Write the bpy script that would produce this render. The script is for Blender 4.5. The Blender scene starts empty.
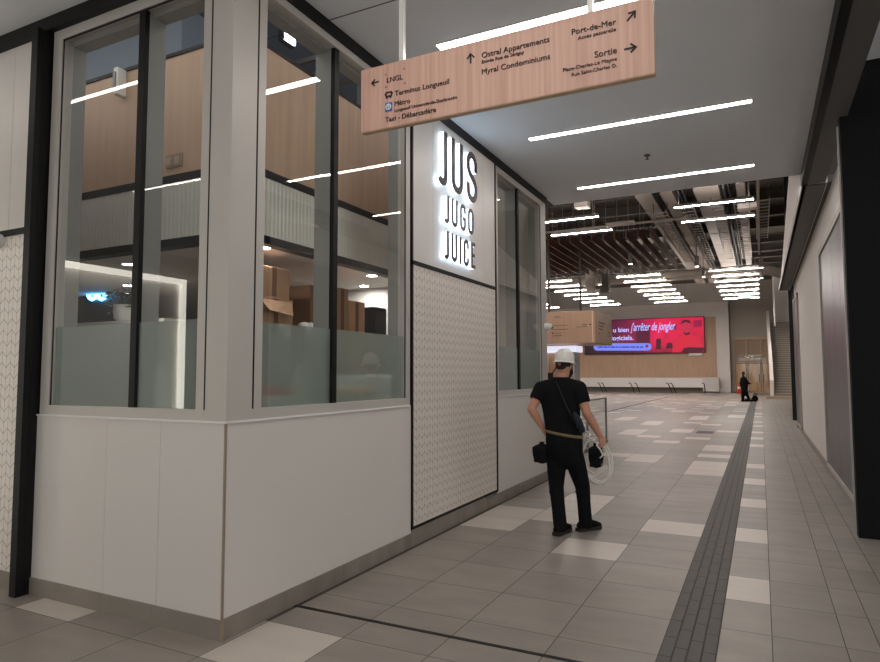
import bpy, bmesh, math, random
from mathutils import Vector, Matrix
random.seed(7)
SC = bpy.context.scene
COL = SC.collection
PI = math.pi

# ------------------------------------------------------------------ camera, world, exposure
F_PX, YAW, PITCH, ROLL, EYE = 638.816, math.radians(26.6125), math.radians(3.874), math.radians(-0.155), 1.6
_fw = Vector((-math.sin(YAW), math.cos(YAW), 0)); _rt = Vector((math.cos(YAW), math.sin(YAW), 0)); _up = Vector((0, 0, 1))
_f2 = _fw * math.cos(PITCH) + _up * math.sin(PITCH); _u2 = _up * math.cos(PITCH) - _fw * math.sin(PITCH)
CR = _rt * math.cos(ROLL) + _u2 * math.sin(ROLL); CU = _u2 * math.cos(ROLL) - _rt * math.sin(ROLL); CF = _f2
cam_d = bpy.data.cameras.new('camera'); cam = bpy.data.objects.new('camera', cam_d); COL.objects.link(cam)
cam_d.sensor_fit = 'HORIZONTAL'; cam_d.sensor_width = 36.0; cam_d.lens = 36.0 * F_PX / 880.0
cam_d.clip_start = 0.05; cam_d.clip_end = 300
m3 = Matrix((CR, CU, -CF)).transposed()
cam.matrix_world = Matrix.Translation((0, 0, EYE)) @ m3.to_4x4()
SC.camera = cam
SC.view_settings.view_transform = 'Standard'; SC.view_settings.look = 'None'
SC.view_settings.gamma = 1.0; SC.view_settings.use_curve_mapping = False
SC.view_settings.exposure = 1.08
w = bpy.data.worlds.new('world'); SC.world = w; w.use_nodes = True
w.node_tree.nodes['Background'].inputs[0].default_value = (1.0, 0.96, 0.92, 1)      # even fill light entering through the added glazing behind and right of the viewpoint
w.node_tree.nodes['Background'].inputs[1].default_value = 0.68
LAMP_L = 17.5        # corridor linear lights
HALL_L = 38.0        # hall linear lights
SC.cycles.use_denoising = True; SC.cycles.filter_width = 1.45
SC.cycles.max_bounces = 12; SC.cycles.diffuse_bounces = 8
SC.cycles.transparent_max_bounces = 16

def ray(u, v):
    return CR * ((u - 440) / F_PX) - CU * ((v - 331) / F_PX) + CF
def px(u, v, x):
    d = ray(u, v); return Vector((0, 0, EYE)) + d * (x / d.x)
def py(u, v, y):
    d = ray(u, v); return Vector((0, 0, EYE)) + d * (y / d.y)
def pz(u, v, z):
    d = ray(u, v); return Vector((0, 0, EYE)) + d * ((z - EYE) / d.z)

# ------------------------------------------------------------------ materials
def lin(c):
    return tuple((x / 255 / 12.92 if x / 255 <= 0.04045 else ((x / 255 + 0.055) / 1.055) ** 2.4) for x in c) + (1,)
class NT:
    def __init__(s, name):
        s.m = bpy.data.materials.new(name); s.m.use_nodes = True; s.t = s.m.node_tree
        s.b = s.t.nodes['Principled BSDF']; s.o = s.t.nodes['Material Output']
    def n(s, typ, ins=None, **kw):
        x = s.t.nodes.new(typ)
        for k, v in kw.items(): setattr(x, k, v)
        for k, v in (ins or {}).items(): s.put(x.inputs[k], v)
        return x
    def put(s, sock, v):
        if isinstance(v, bpy.types.NodeSocket): s.t.links.new(v, sock)
        else: sock.default_value = v
    def math(s, op, a, b=0.0, c=0.0):
        x = s.n('ShaderNodeMath', operation=op); s.put(x.inputs[0], a); s.put(x.inputs[1], b); s.put(x.inputs[2], c); return x.outputs[0]
    def mix(s, f, a, b):
        x = s.n('ShaderNodeMix', data_type='RGBA'); s.put(x.inputs[0], f); s.put(x.inputs[6], a); s.put(x.inputs[7], b); return x.outputs[2]
    def pos(s):
        g = s.n('ShaderNodeNewGeometry'); x = s.n('ShaderNodeSeparateXYZ', {0: g.outputs['Position']}); return g.outputs['Position'], x.outputs
    def noise(s, scale, vec=None, detail=4.0):
        x = s.n('ShaderNodeTexNoise', {'Scale': scale, 'Detail': detail})
        if vec is not None: s.t.links.new(vec, x.inputs['Vector'])
        return x.outputs['Fac']
    def bump(s, h, strength=0.3, dist=0.01):
        x = s.n('ShaderNodeBump', {'Strength': strength, 'Distance': dist, 'Height': h}); s.t.links.new(x.outputs[0], s.b.inputs['Normal'])
def M(name, c, rough=0.5, metal=0.0, var=0.06, scale=8.0, spec=0.5):
    k = NT(name); b = k.b
    a = lin(c)
    if var:
        f = k.noise(scale, k.n('ShaderNodeTexCoord').outputs['Object'])
        d = tuple(x * (1 - var) for x in a[:3]) + (1,); e = tuple(min(1, x * (1 + var)) for x in a[:3]) + (1,)
        k.put(b.inputs['Base Color'], k.mix(f, d, e))
    else: b.inputs['Base Color'].default_value = a
    b.inputs['Roughness'].default_value = rough; b.inputs['Metallic'].default_value = metal
    b.inputs['Specular IOR Level'].default_value = spec
    return k.m
def EM(name, c, strength):
    k = NT(name); k.b.inputs['Base Color'].default_value = (0.8, 0.8, 0.8, 1)
    k.b.inputs['Emission Color'].default_value = c if len(c) == 4 else tuple(c) + (1,)
    k.b.inputs['Emission Strength'].default_value = strength
    return k.m
def EK(name, c, strength):
    m = EM(name, c, strength); m.node_tree.nodes['Principled BSDF'].inputs['Base Color'].default_value = (.01, .01, .01, 1); return m
def wood(name, c1, c2, axis=0, freq=38.0, rough=0.5):
    k = NT(name); p, x = k.pos()
    cmb = k.n('ShaderNodeCombineXYZ')
    for i in range(3): k.put(cmb.inputs[i], k.math('MULTIPLY', x[i], freq if i == axis else (0.8 if i == 2 else freq)))
    f1 = k.noise(1.0, cmb.outputs[0], 3.0)
    f = k.n('ShaderNodeMapRange', {0: f1, 1: 0.3, 2: 0.7}).outputs[0]
    k.put(k.b.inputs['Base Color'], k.mix(f, lin(c1), lin(c2))); k.b.inputs['Roughness'].default_value = rough
    return k.m
def chevron(name, axis):
    k = NT(name); p, x = k.pos()
    a = k.math('DIVIDE', x[axis], 0.055); fr = k.math('FRACT', a)
    tri = k.math('ABSOLUTE', k.math('SUBTRACT', k.math('MULTIPLY', k.math('FRACT', k.math('MULTIPLY', a, 0.5)), 2.0), 1.0))
    b = k.math('DIVIDE', k.math('ADD', x[2], k.math('MULTIPLY', tri, 0.045)), 0.085); fb = k.math('FRACT', b)
    j1 = k.math('LESS_THAN', fb, 0.075); j2 = k.math('LESS_THAN', fr, 0.09); j = k.math('MAXIMUM', j1, k.math('MULTIPLY', j2, 0.7))
    k.put(k.b.inputs['Base Color'], k.mix(j, lin((222, 214, 207)), lin((136, 128, 120))))
    k.b.inputs['Roughness'].default_value = 0.35
    h = k.math('SUBTRACT', k.math('MULTIPLY', fb, 0.5), k.math('MULTIPLY', j, 0.6))
    k.bump(h, 0.5, 0.012)
    return k.m
def corrugated(name, c, axis, pitch=0.05):
    k = NT(name); p, x = k.pos()
    f = k.math('ABSOLUTE', k.math('SUBTRACT', k.math('FRACT', k.math('DIVIDE', x[axis], pitch)), 0.5))
    k.b.inputs['Base Color'].default_value = lin(c); k.b.inputs['Roughness'].default_value = 0.45
    k.bump(f, 0.6, 0.02); return k.m
def tile_mat(name, ca, cb):
    k = NT(name); p, x = k.pos(); g = k.n('ShaderNodeNewGeometry')
    r = g.outputs['Random Per Island']
    off = k.n('ShaderNodeVectorMath', {0: p, 1: k.n('ShaderNodeCombineXYZ', {0: k.math('MULTIPLY', r, 37.0), 1: k.math('MULTIPLY', r, 11.0)}).outputs[0]}, operation='ADD').outputs[0]
    sc = k.n('ShaderNodeVectorMath', {0: off, 1: (1.2, 3.2, 1.0)}, operation='MULTIPLY').outputs[0]
    f = k.noise(1.4, sc, 7.0)
    f = k.n('ShaderNodeMapRange', {0: f, 1: 0.3, 2: 0.72}).outputs[0]
    t = k.math('ADD', k.math('MULTIPLY', f, 0.6), k.math('MULTIPLY', r, 0.4))
    k.put(k.b.inputs['Base Color'], k.mix(t, lin(ca), lin(cb)))
    k.b.inputs['Roughness'].default_value = 0.42
    k.bump(f, 0.04, 0.01)
    return k.m
def glass_mat(name, tint=(0.92, 0.94, 0.93), refl=1.0):
    k = NT(name); k.t.nodes.remove(k.b)
    tr = k.n('ShaderNodeBsdfTransparent', {0: tint + (1,)}); gl = k.n('ShaderNodeBsdfGlossy', {'Color': (refl, refl, refl, 1), 'Roughness': 0.0})
    g = k.n('ShaderNodeNewGeometry'); dt = k.n('ShaderNodeVectorMath', {0: g.outputs['Normal'], 1: g.outputs['Incoming']}, operation='DOT_PRODUCT').outputs['Value']
    fr = k.math('ADD', 0.075, k.math('MULTIPLY', 0.9, k.math('POWER', k.math('SUBTRACT', 1.0, k.math('ABSOLUTE', dt)), 5.0)))
    mx = k.n('ShaderNodeMixShader', {0: fr, 1: tr.outputs[0], 2: gl.outputs[0]})
    k.t.links.new(mx.outputs[0], k.o.inputs[0]); return k.m
def frost_mat(name):
    k = NT(name); k.t.nodes.remove(k.b)
    tr = k.n('ShaderNodeBsdfTransparent', {0: (0.75, 0.82, 0.80, 1)}); di = k.n('ShaderNodeBsdfDiffuse', {'Color': lin((178, 188, 184))})
    tl = k.n('ShaderNodeBsdfTranslucent', {'Color': lin((190, 205, 200))})
    rf = k.n('ShaderNodeBsdfRefraction', {'Color': (0.8, 0.87, 0.85, 1), 'Roughness': 0.12, 'IOR': 1.1})
    a = k.n('ShaderNodeMixShader', {0: 0.5, 1: di.outputs[0], 2: tl.outputs[0]})
    c = k.n('ShaderNodeMixShader', {0: 0.5, 1: tr.outputs[0], 2: rf.outputs[0]})
    b = k.n('ShaderNodeMixShader', {0: 0.5, 1: c.outputs[0], 2: a.outputs[0]})
    k.t.links.new(b.outputs[0], k.o.inputs[0]); return k.m

white_panel = M('white_panel', (208, 203, 199), 0.38, var=0.02, scale=2)
white_paint = M('white_paint', (228, 223, 219), 0.7, var=0.02, scale=2)
grey_paint = M('grey_paint', (176, 171, 164), 0.7, var=0.03, scale=2)
ceil_paint = M('ceiling_paint', (232, 235, 240), 0.75, var=0.015, scale=1.5)
black_metal = M('black_metal', (15, 15, 17), 0.5, var=0.1, spec=0.25)
black_wall = M('black_wall', (15, 16, 21), 0.75, var=0.05, spec=0.2)
alu = M('aluminium', (186, 182, 177), 0.45, 0.12, var=0.03)
alu_dark = M('grey_coated_metal', (140, 140, 136), 0.5, 0.1, var=0.03)
bulk_grey = M('bulkhead_grey', (92, 90, 89), 0.6, var=0.05)
baseb = tile_mat('baseboard_tile', (112, 105, 98), (140, 132, 124))
tile_grey = tile_mat('grey_stone_tile', (128, 121, 114), (154, 146, 138))
tile_light = tile_mat('light_stone_tile', (190, 181, 172), (206, 197, 188))
grout = M('grout', (70, 65, 60), 0.8)
sign_wood = wood('sign_wood', (196, 154, 138), (218, 180, 164), 0, 34)
beige_wall = wood('beige_laminate', (184, 152, 126), (196, 164, 138), 0, 12)
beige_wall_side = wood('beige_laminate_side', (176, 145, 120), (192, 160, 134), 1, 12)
brown_wood = wood('brown_wood', (84, 52, 38), (112, 72, 52), 0, 6)
ply = wood('plywood', (206, 160, 118), (224, 182, 140), 0, 6)
ink = M('dark_ink', (38, 32, 32), 0.6, var=0)
ink_soft = M('soft_ink', (66, 50, 44), 0.6, var=0)
glass = glass_mat('clear_glass'); glass_rail = glass_mat('rail_glass', (0.86, 0.9, 0.89))
frost = frost_mat('frosted_film')
lampwhite = EM('lamp_diffuser', (1.0, 0.925, 0.86), LAMP_L)
lampside = EM('side_lamp_diffuser', (1.0, 0.93, 0.86), LAMP_L * .45)
hallwhite = EM('hall_diffuser', (1.0, 0.915, 0.85), HALL_L)
hallfill = EM('hall_upward_fill', (1.0, 0.915, 0.85), 30.0)  # upward glow added to brighten the hall ceiling
lamp_body = M('lamp_body', (190, 180, 176), 0.5, var=0)
rust = M('dark_steel', (84, 79, 73), 0.6, 0.3, var=0.15)
duct = M('galvanised_duct', (158, 150, 142), 0.55, 0.2, var=0.08, scale=2)
deck = M('ceiling_deck', (92, 87, 81), 0.8, var=0.2, scale=2)
steelm = M('brushed_steel', (112, 112, 114), 0.4, 0.9, var=0.06, scale=3)
strip_m = M('tactile_grey', (84, 81, 77), 0.6, var=0.08, scale=20)
groove_m = M('tactile_groove', (66, 63, 60), 0.75, var=0.05)
cardboard = M('cardboard', (164, 130, 104), 0.8, var=0.08)
cardboard_dark = M('cardboard_dark', (120, 86, 64), 0.8, var=0.08)
skin = M('skin', (196, 142, 118), 0.55, var=0.05, scale=12)
skin_dark = M('skin_dark', (70, 50, 42), 0.6, var=0.05)
cloth_black = M('black_cloth', (21, 21, 23), 0.9, var=0.2, scale=14, spec=0.15)
cloth_trouser = M('black_trouser_cloth', (17, 18, 22), 0.9, var=0.2, scale=14, spec=0.15)
boot_m = M('boot_leather', (15, 14, 14), 0.9, var=0.2, scale=30, spec=.15)
sole_m = M('boot_sole', (30, 27, 25), 0.8)
hat_white = M('hard_hat_plastic', (226, 224, 220), 0.35, var=0.01)
hair_m = M('hair', (30, 24, 21), 0.8, var=0.3, scale=60)
belt_m = M('belt_webbing', (120, 106, 76), 0.7, var=0.15, scale=40)
cable_white = M('white_cable', (236, 232, 226), 0.5, var=0.03)
blue_cloth = M('blue_cloth', (28, 36, 50), 0.85, var=0.3, scale=20)
red_m = M('red_plastic', (205, 60, 50), 0.5)
orange_m = M('orange_plastic', (226, 84, 44), 0.5)
leaf = M('leaf', (52, 84, 50), 0.5, var=0.25, scale=20)
white_gloss = M('white_gloss', (225, 225, 222), 0.25, var=0.01)

# ------------------------------------------------------------------ mesh helpers
class MB:
    def __init__(s): s.v = []; s.f = []; s.mi = []; s.cur = 0
    def add(s, vs, fs):
        o = len(s.v); s.v += [tuple(p) for p in vs]
        for f in fs: s.f.append([i + o for i in f]); s.mi.append(s.cur)
        return s
    def box(s, a, b):
        x0, y0, z0 = [min(p, q) for p, q in zip(a, b)]; x1, y1, z1 = [max(p, q) for p, q in zip(a, b)]
        return s.add([(x0, y0, z0), (x1, y0, z0), (x1, y1, z0), (x0, y1, z0), (x0, y0, z1), (x1, y0, z1), (x1, y1, z1), (x0, y1, z1)],
                     [(0, 3, 2, 1), (4, 5, 6, 7), (0, 1, 5, 4), (1, 2, 6, 5), (2, 3, 7, 6), (3, 0, 4, 7)])
    def quad(s, a, b, c, d): return s.add([a, b, c, d], [(0, 1, 2, 3)])
    def loft(s, rings, close=True, cap=True):
        n = len(rings[0]); vs = [p for r in rings for p in r]; fs = []
        for i in range(len(rings) - 1):
            for j in range(n):
                k = (j + 1) % n; fs.append((i * n + j, i * n + k, (i + 1) * n + k, (i + 1) * n + j))
        if cap: fs.append(tuple(range(n))[::-1]); fs.append(tuple((len(rings) - 1) * n + j for j in range(n)))
        return s.add(vs, fs)
    def tube(s, pts, r, n=8, cap=True, flat=1.0):
        pts = [Vector(p) for p in pts]; rs = r if isinstance(r, (list, tuple)) else [r] * len(pts); rings = []
        up = None
        for i, p in enumerate(pts):
            t = (pts[min(i + 1, len(pts) - 1)] - pts[max(i - 1, 0)]).normalized()
            if up is None:
                up = Vector((0, 0, 1)) if abs(t.z) < 0.9 else Vector((0, 1, 0))
            a = t.cross(up).normalized(); b = a.cross(t).normalized(); up = b
            rings.append([p + a * math.cos(2 * PI * k / n) * rs[i] + b * math.sin(2 * PI * k / n) * rs[i] * flat for k in range(n)])
        return s.loft(rings, cap=cap)
    def capsule(s, pts, r, n=12):
        pts = [Vector(p) for p in pts]; rs = list(r) if isinstance(r, (list, tuple)) else [r] * len(pts)
        t0 = (pts[0] - pts[1]).normalized(); t1 = (pts[-1] - pts[-2]).normalized()
        P, R = [], []
        for a in (80, 55, 28): P.append(pts[0] + t0 * rs[0] * math.sin(math.radians(a))); R.append(rs[0] * math.cos(math.radians(a)))
        P += pts; R += rs
        for a in (28, 55, 80): P.append(pts[-1] + t1 * rs[-1] * math.sin(math.radians(a))); R.append(rs[-1] * math.cos(math.radians(a)))
        return s.tube(P, R, n)
    def lathe(s, prof, c, n=24, cap=True, sx=1.0, sy=1.0):
        return s.loft([[(c[0] + r * sx * math.cos(2 * PI * k / n), c[1] + r * sy * math.sin(2 * PI * k / n), c[2] + z) for k in range(n)] for r, z in prof], cap=cap)
    def ell(s, c, rx, ry, rz, n=16, m=10, rot=None):
        rings = []
        for i in range(m + 1):
            a = -PI / 2 + PI * (i + 0.001) / (m + 0.002); ring = []
            for k in range(n):
                v = Vector((rx * math.cos(a) * math.cos(2 * PI * k / n), ry * math.cos(a) * math.sin(2 * PI * k / n), rz * math.sin(a)))
                if rot is not None: v = rot @ v
                ring.append(Vector(c) + v)
            rings.append(ring)
        return s.loft(rings)
    def prism(s, poly, f0, f1):
        n = len(poly); vs = [f0(p) for p in poly] + [f1(p) for p in poly]
        fs = [tuple(range(n))[::-1], tuple(range(n, 2 * n))] + [(i, (i + 1) % n, n + (i + 1) % n, n + i) for i in range(n)]
        return s.add(vs, fs)
    def mesh(s, name):
        me = bpy.data.meshes.new(name); me.from_pydata(s.v, [], s.f); me.update()
        bm = bmesh.new(); bm.from_mesh(me); bmesh.ops.recalc_face_normals(bm, faces=bm.faces); bm.to_mesh(me); bm.free()
        return me
    def build(s, name, mats, parent=None, smooth=False, bevel=0.0):
        me = s.mesh(name)
        ms = mats if isinstance(mats, (list, tuple)) else [mats]
        for m in ms: me.materials.append(m)
        if len(ms) > 1: me.polygons.foreach_set('material_index', s.mi)
        if smooth: me.polygons.foreach_set('use_smooth', [True] * len(me.polygons))
        o = bpy.data.objects.new(name, me); COL.objects.link(o)
        if parent is not None:
            o.parent = parent; o.matrix_parent_inverse = Matrix.Translation(-parent.location)
        if bevel:
            b = o.modifiers.new('bevel', 'BEVEL'); b.width = bevel; b.segments = 2; b.limit_method = 'ANGLE'
        return o
def remesh(mb, name, voxel, mat, parent=None, smooth=6, factor=0.5):
    t = mb.build(name, mat); r = t.modifiers.new('r', 'REMESH'); r.mode = 'VOXEL'; r.voxel_size = voxel
    sm = t.modifiers.new('s', 'SMOOTH'); sm.iterations = smooth; sm.factor = factor
    bpy.context.view_layer.update()
    dg = bpy.context.evaluated_depsgraph_get(); me = bpy.data.meshes.new_from_object(t.evaluated_get(dg))
    me.polygons.foreach_set('use_smooth', [True] * len(me.polygons))
    t.modifiers.clear(); old = t.data; t.data = me; bpy.data.meshes.remove(old)
    me.name = name
    if parent is not None: t.parent = parent; t.matrix_parent_inverse = Matrix.Translation(-parent.location)
    return t
def tag(o, label, cat, group=None):
    o['label'] = label; o['category'] = cat
    if group: o['group'] = group
    return o
def thing(name, label, cat, loc, group=None):
    o = bpy.data.objects.new(name, None); COL.objects.link(o); o.location = loc; o.empty_display_size = 0.1
    return tag(o, label, cat, group)
def struct(mb, name, mat, parent=None, **k):
    o = mb.build(name, mat, parent, **k)
    if parent is None: o['kind'] = 'structure'
    return o
def sempty(name, loc):
    o = bpy.data.objects.new(name, None); COL.objects.link(o); o.location = loc; o['kind'] = 'structure'; return o
def copy_tree(o, delta, label=None):
    c = o.copy(); COL.objects.link(c); c.location = Vector(o.location) + Vector(delta)
    if label: c['label'] = label
    for ch in list(o.children):
        d = ch.copy(); COL.objects.link(d); d.parent = c; d.matrix_parent_inverse = ch.matrix_parent_inverse.copy()
        for g in list(ch.children):
            e = g.copy(); COL.objects.link(e); e.parent = d; e.matrix_parent_inverse = g.matrix_parent_inverse.copy()
    return c
ORD = ['first', 'second', 'third', 'fourth', 'fifth', 'sixth', 'seventh', 'eighth', 'ninth', 'tenth', 'eleventh', 'twelfth', 'thirteenth', 'fourteenth',
       'fifteenth', 'sixteenth', 'seventeenth', 'eighteenth', 'nineteenth', 'twentieth', 'twenty-first', 'twenty-second', 'twenty-third', 'twenty-fourth', 'twenty-fifth']

# ------------------------------------------------------------------ floor (one mesh: bed of grout and every tile laid in it)
XW, YW = -2.958, 2.954          # the two shop faces
LX = -2.97
g0 = 0.005
fl = MB(); fl.cur = 2
fl.box((-32, -9, -0.1), (9, 60.2, -0.004))
xs = [-2.915 + 0.5845 * c for c in range(-40, 5)]
xr = [-0.279, 0.008, 0.393, 0.572, 0.76, 1.345, 1.93, 2.515, 3.1, 3.685, 4.27, 4.855, 5.44, 6.0]
Y0R, DY = 3.322, 0.588
LIGHT = {(0, -1), (-3, -1), (0, 5), (0, 6), (1, 6), (1, 7), (1, 8), (2, 4), (3, 6), (3, 13), (3, 14), (3, 15), (3, 17), (3, 19), (3, 20), (1, 15), (1, 16), (0, 16),
         (1, 21), (0, 23), (-1, 24), (-1, 25), (-1, 26), (1, 26), (1, 27), (2, 23), (3, 27), (-1, 30), (-1, 31), (-1, 32), (-3, 33), (-3, 34), (-3, 35),
         (1, 35), (1, 36), (1, 37), (1, 38), (2, 31), (1, 32), (3, 38), (3, 39), (3, 40)}
LIGHT_R = {3, 6, 9, 12, 15, 21, 24, 27, 31, 34, 39}
def tile(x0, x1, y0, y1, light):
    fl.cur = 1 if light else 0
    g = g0 if y0 < 14 else 0.004
    fl.quad((x0 + g / 2, y0 + g / 2, 0), (x1 - g / 2, y0 + g / 2, 0), (x1 - g / 2, y1 - g / 2, 0), (x0 + g / 2, y1 - g / 2, 0))
rr = random.Random(3)
for r in range(-21, 96):
    ya = Y0R + DY * r; yb = ya + DY
    for c in range(-40, 4):
        x0 = -2.915 + 0.5845 * c; x1 = x0 + 0.5845
        if x1 < -28 or (c < -9 and r < 12): continue
        if c == 3: x1 = -0.577
        lt = (c, r) in LIGHT if (r < 42 and c > -4) else rr.random() < 0.16
        if r < -1 or (c < -1 and r < 8 and (c, r) not in LIGHT): lt = lt if (c, r) in LIGHT else False
        if c == -1 and ya > 2.9 and ya < 9.5:
            continue
        if c < -1 and ya > 3.0 and ya < 9.5: continue
        tile(x0, x1, ya, yb, lt)
    for i in range(len(xr) - 1):
        if i == 0:
            lt = (r in LIGHT_R) if r < 42 else rr.random() < 0.3
            tile(xr[0], xr[1], ya, yb, lt)
        else:
            if xr[i] > 1 and (7.6 < ya < 22): continue
            tile(xr[i], xr[i + 1], ya - (0.0 if i % 2 else 0.0), yb, False)
struct(fl, 'floor', [tile_grey, tile_light, grout])

tp = MB()                                               # tactile guide strip with raised bars
tp.cur = 1; tp.box((-0.577, -9, -0.003), (-0.279, 57.5, 0.001))
tp.cur = 0
lane = 0.298 / 4
for k in range(4):
    xa = -0.577 + lane * k + 0.005; xb = xa + lane - 0.010
    y = -3 + (0.0 if k % 2 else 0.147)
    while y < 57:
        tp.box((xa, y + 0.002, 0), (xb, y + 0.292, 0.004)); y += 0.294
tag(tp.build('tactile_paving', [strip_m, groove_m]), 'dark grey ribbed tactile paving strip running along the whole tiled floor', 'tactile paving')
b = MB(); b.box((-2.95, 3.602, -0.002), (-0.58, 3.636, 0.002)); b.box((-0.276, 3.602, -0.002), (3, 3.636, 0.002))
struct(b, 'trim_1', black_metal)                         # expansion joint across the floor
b = MB(); b.box((-5.9, 20, -0.002), (-5.78, 47.7, 0.002)); struct(b, 'trim_2', black_metal)
b = MB(); b.box((-1.62, 18.6, -0.002), (-1.2, 19.3, 0.003)); tag(b.build('floor_hatch', rust), 'dark flat rectangular hatch set in the hall floor beside the tactile strip', 'hatch')

# ------------------------------------------------------------------ ceiling of the passage
CZ, CEND = 4.37, 10.1
b = MB(); b.box((XW + 0.0, -9, CZ), (0.6, CEND, CZ + 0.12)); b.box((-12, -9, CZ), (XW, YW, CZ + 0.12)); b.box((0.87, -9, CZ + 0.35), (9, 7.45, CZ + 0.5)); struct(b, 'ceiling', ceil_paint)
b = MB(); b.box((XW - 6, CEND - 0.1, CZ + 0.12), (0.9, CEND, 9.4)); struct(b, 'wall_front', deck)
b = MB(); b.box((XW + .03, 3.925, CZ - .001), (.58, 3.937, CZ + .01)); struct(b, 'trim_18', rust)
# black shadow trims under the ceiling edge
b = MB(); b.box((XW - 0.03, YW, 4.28), (XW + 0.03, 9.62, CZ - 0.002)); struct(b, 'trim_3', black_metal)
b = MB(); b.box((-12, YW - 0.05, 4.262), (XW + 0.03, YW + 0.03, CZ - 0.002)); struct(b, 'trim_4', black_metal)
b = MB(); b.box((0.585, -9, 4.19), (0.66, CEND, CZ - 0.002)); struct(b, 'trim_5', black_metal)
# right bulkhead: near length dark, hall length with a lit white face
b = MB(); b.box((0.662, -9, 4.2), (0.87, 10.0, 4.6)); struct(b, 'ceiling_beam', bulk_grey)
b = MB(); b.prism([(10.02, 4.2), (22.5, 4.2), (22.5, 4.42), (14.66, 5.63), (10.02, 6.35)], lambda p: (.64, p[0], p[1]), lambda p: (.9, p[0], p[1])); struct(b, 'wall_right_upper', white_paint)
b = MB(); b.box((1.6, 10.02, 4.2), (1.7, 25.2, 9.3)); b.box((.9, 10.02, 4.2), (1.6, 21.6, 4.3)); struct(b, 'wall_right_void', deck)
b = MB(); b.box((0.6, 10.02, 4.17), (0.88, 22.5, 4.198)); b.box((0.6, 10.02, 4.17), (0.64, 22.5, 4.27)); struct(b, 'trim_6', bulk_grey)
b = MB(); b.box((0.585, 10.02, 4.165), (0.6, 22.5, 4.275)); struct(b, 'trim_17', alu)
b = MB(); b.box((-12, -9.1, 4.4), (9, -9, 4.9)); b.box((-12, -9.1, 0), (9, -9, .1)); struct(b, 'wall_back', grey_paint)
wg = sempty('fill_window_back', (-2, -9.05, 0))  # added glazing, lets world light brighten the ceiling and side walls
for xa in range(-12, 9, 3):
    MB().quad((xa + .06, -9.05, .1), (xa + 2.94, -9.05, .1), (xa + 2.94, -9.05, 4.4), (xa + .06, -9.05, 4.4)).build('pane', glass, wg)
    MB().box((xa - .06, -9.1, 0), (xa + .06, -9.0, 4.5)).build('mullion', alu_dark, wg)
b = MB(); b.box((5, -9, 0), (5.1, 7.45, .1)); b.box((5, -9, 4.5), (5.1, 7.45, 4.9)); struct(b, 'wall_right_side', grey_paint)
wg = sempty('fill_window_right', (5.05, 0, 0))  # unseen right side glazed as well, added for more fill light
for k_ in range(5):
    ya = -8.9 + k_ * 3.2
    MB().quad((5.05, ya + .06, .1), (5.05, ya + 3.14, .1), (5.05, ya + 3.14, 4.5), (5.05, ya + .06, 4.5)).build('pane', glass, wg)
    MB().box((5.0, ya - .06, .1), (5.1, ya + .06, 4.5)).build('mullion', alu_dark, wg)
b = MB(); b.box((-12.1, -9, 0), (-12, YW + 0.4, 4.5)); struct(b, 'wall_left_end', grey_paint)

# ------------------------------------------------------------------ right wall
b = MB(); b.box((0.80, 7.49, 0.0), (5, 7.62, 5.0)); struct(b, 'wall_right_column', black_wall)
b = MB(); b.box((0.95, 7.62, 0), (1.1, 21.6, 4.2)); struct(b, 'wall_right', white_paint)
b = MB(); b.box((0.925, 7.62, 0), (0.952, 21.6, 0.11)); struct(b, 'baseboard_right', baseb)
def shutter(name, y0, y1, z1, label, xf=0.95):
    t = thing(name, label, 'shutter', (xf, (y0 + y1) / 2, 0))
    f = MB(); f.box((xf - 0.045, y1 - 0.07, 0.11), (xf + 0.02, y1, z1)); f.box((xf - 0.045, y0, 0.11), (xf + 0.02, y0 + 0.07, z1)); f.box((xf - 0.045, y0, z1 - 0.08), (xf + 0.02, y1, z1)); f.box((xf - 0.045, y0, 0.11), (xf + 0.02, y1, 0.16))
    f.build('frame', alu, t)
    n = 5; w = (y1 - y0 - 0.14) / n
    for i in range(n):
        p = MB(); p.box((xf - 0.02, y0 + 0.07 + w * i + 0.004, 0.16), (xf + 0.01, y0 + 0.07 + w * (i + 1) - 0.004, z1 - 0.08)); p.build('leaf_panel', steelm, t)
    return t
shutter('metal_shutter', 7.63, 12.15, 3.6, 'tall brushed steel folding shutter next to the black wall end on the right')
shutter('metal_shutter', 19.4, 21.55, 3.75, 'far narrow steel shutter beside the two black posts', 0.95)
b = MB(); b.box((0.915, 21.62, 0), (1.1, 21.8, 4.16)); struct(b, 'column_1', black_metal)
b = MB(); b.box((0.93, 25.0, 0), (1.25, 25.3, 9.2)); struct(b, 'column_2', black_metal)
b = MB(); b.box((1.26, 25.0, 0), (9, 25.2, 9.2)); struct(b, 'wall_right_return', grey_paint)
# white wall edge strip at the near shutter
b = MB(); b.box((0.785, 7.615, 0.13), (0.815, 7.66, 4.15)); struct(b, 'trim_7', alu)

# ------------------------------------------------------------------ juice shop: outside
b = MB(); b.box((XW - 0.12, YW + .121, 0.0), (XW, 5.29, 1.30)); b.box((XW - .0018, YW + .002, 0), (XW, YW + .121, 1.30)); struct(b, 'wall_shop_right', white_panel)
b = MB(); b.box((XW - 0.12, 7.47, 0.0), (XW, 9.62, 1.31)); struct(b, 'wall_shop_far', white_panel)
pl = MB(); xj = [-4.86, -4.06, -3.53, XW - 0.002]
for i in range(3): pl.box((xj[i] + 0.0015, YW + 0.0, 0.0), (xj[i + 1] - 0.0015, YW + 0.12, 1.30))
struct(pl, 'wall_shop_left', white_panel)
b = MB(); b.box((XW - 0.008, YW - 0.005, 0.125), (XW + 0.005, YW + 0.008, 1.30)); b.box((XW + .002, YW - .016, 0), (XW + .016, YW - .002, .125)); struct(b, 'trim_8', M('bronze_edge', (150, 134, 118), 0.45, 0.2))
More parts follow.
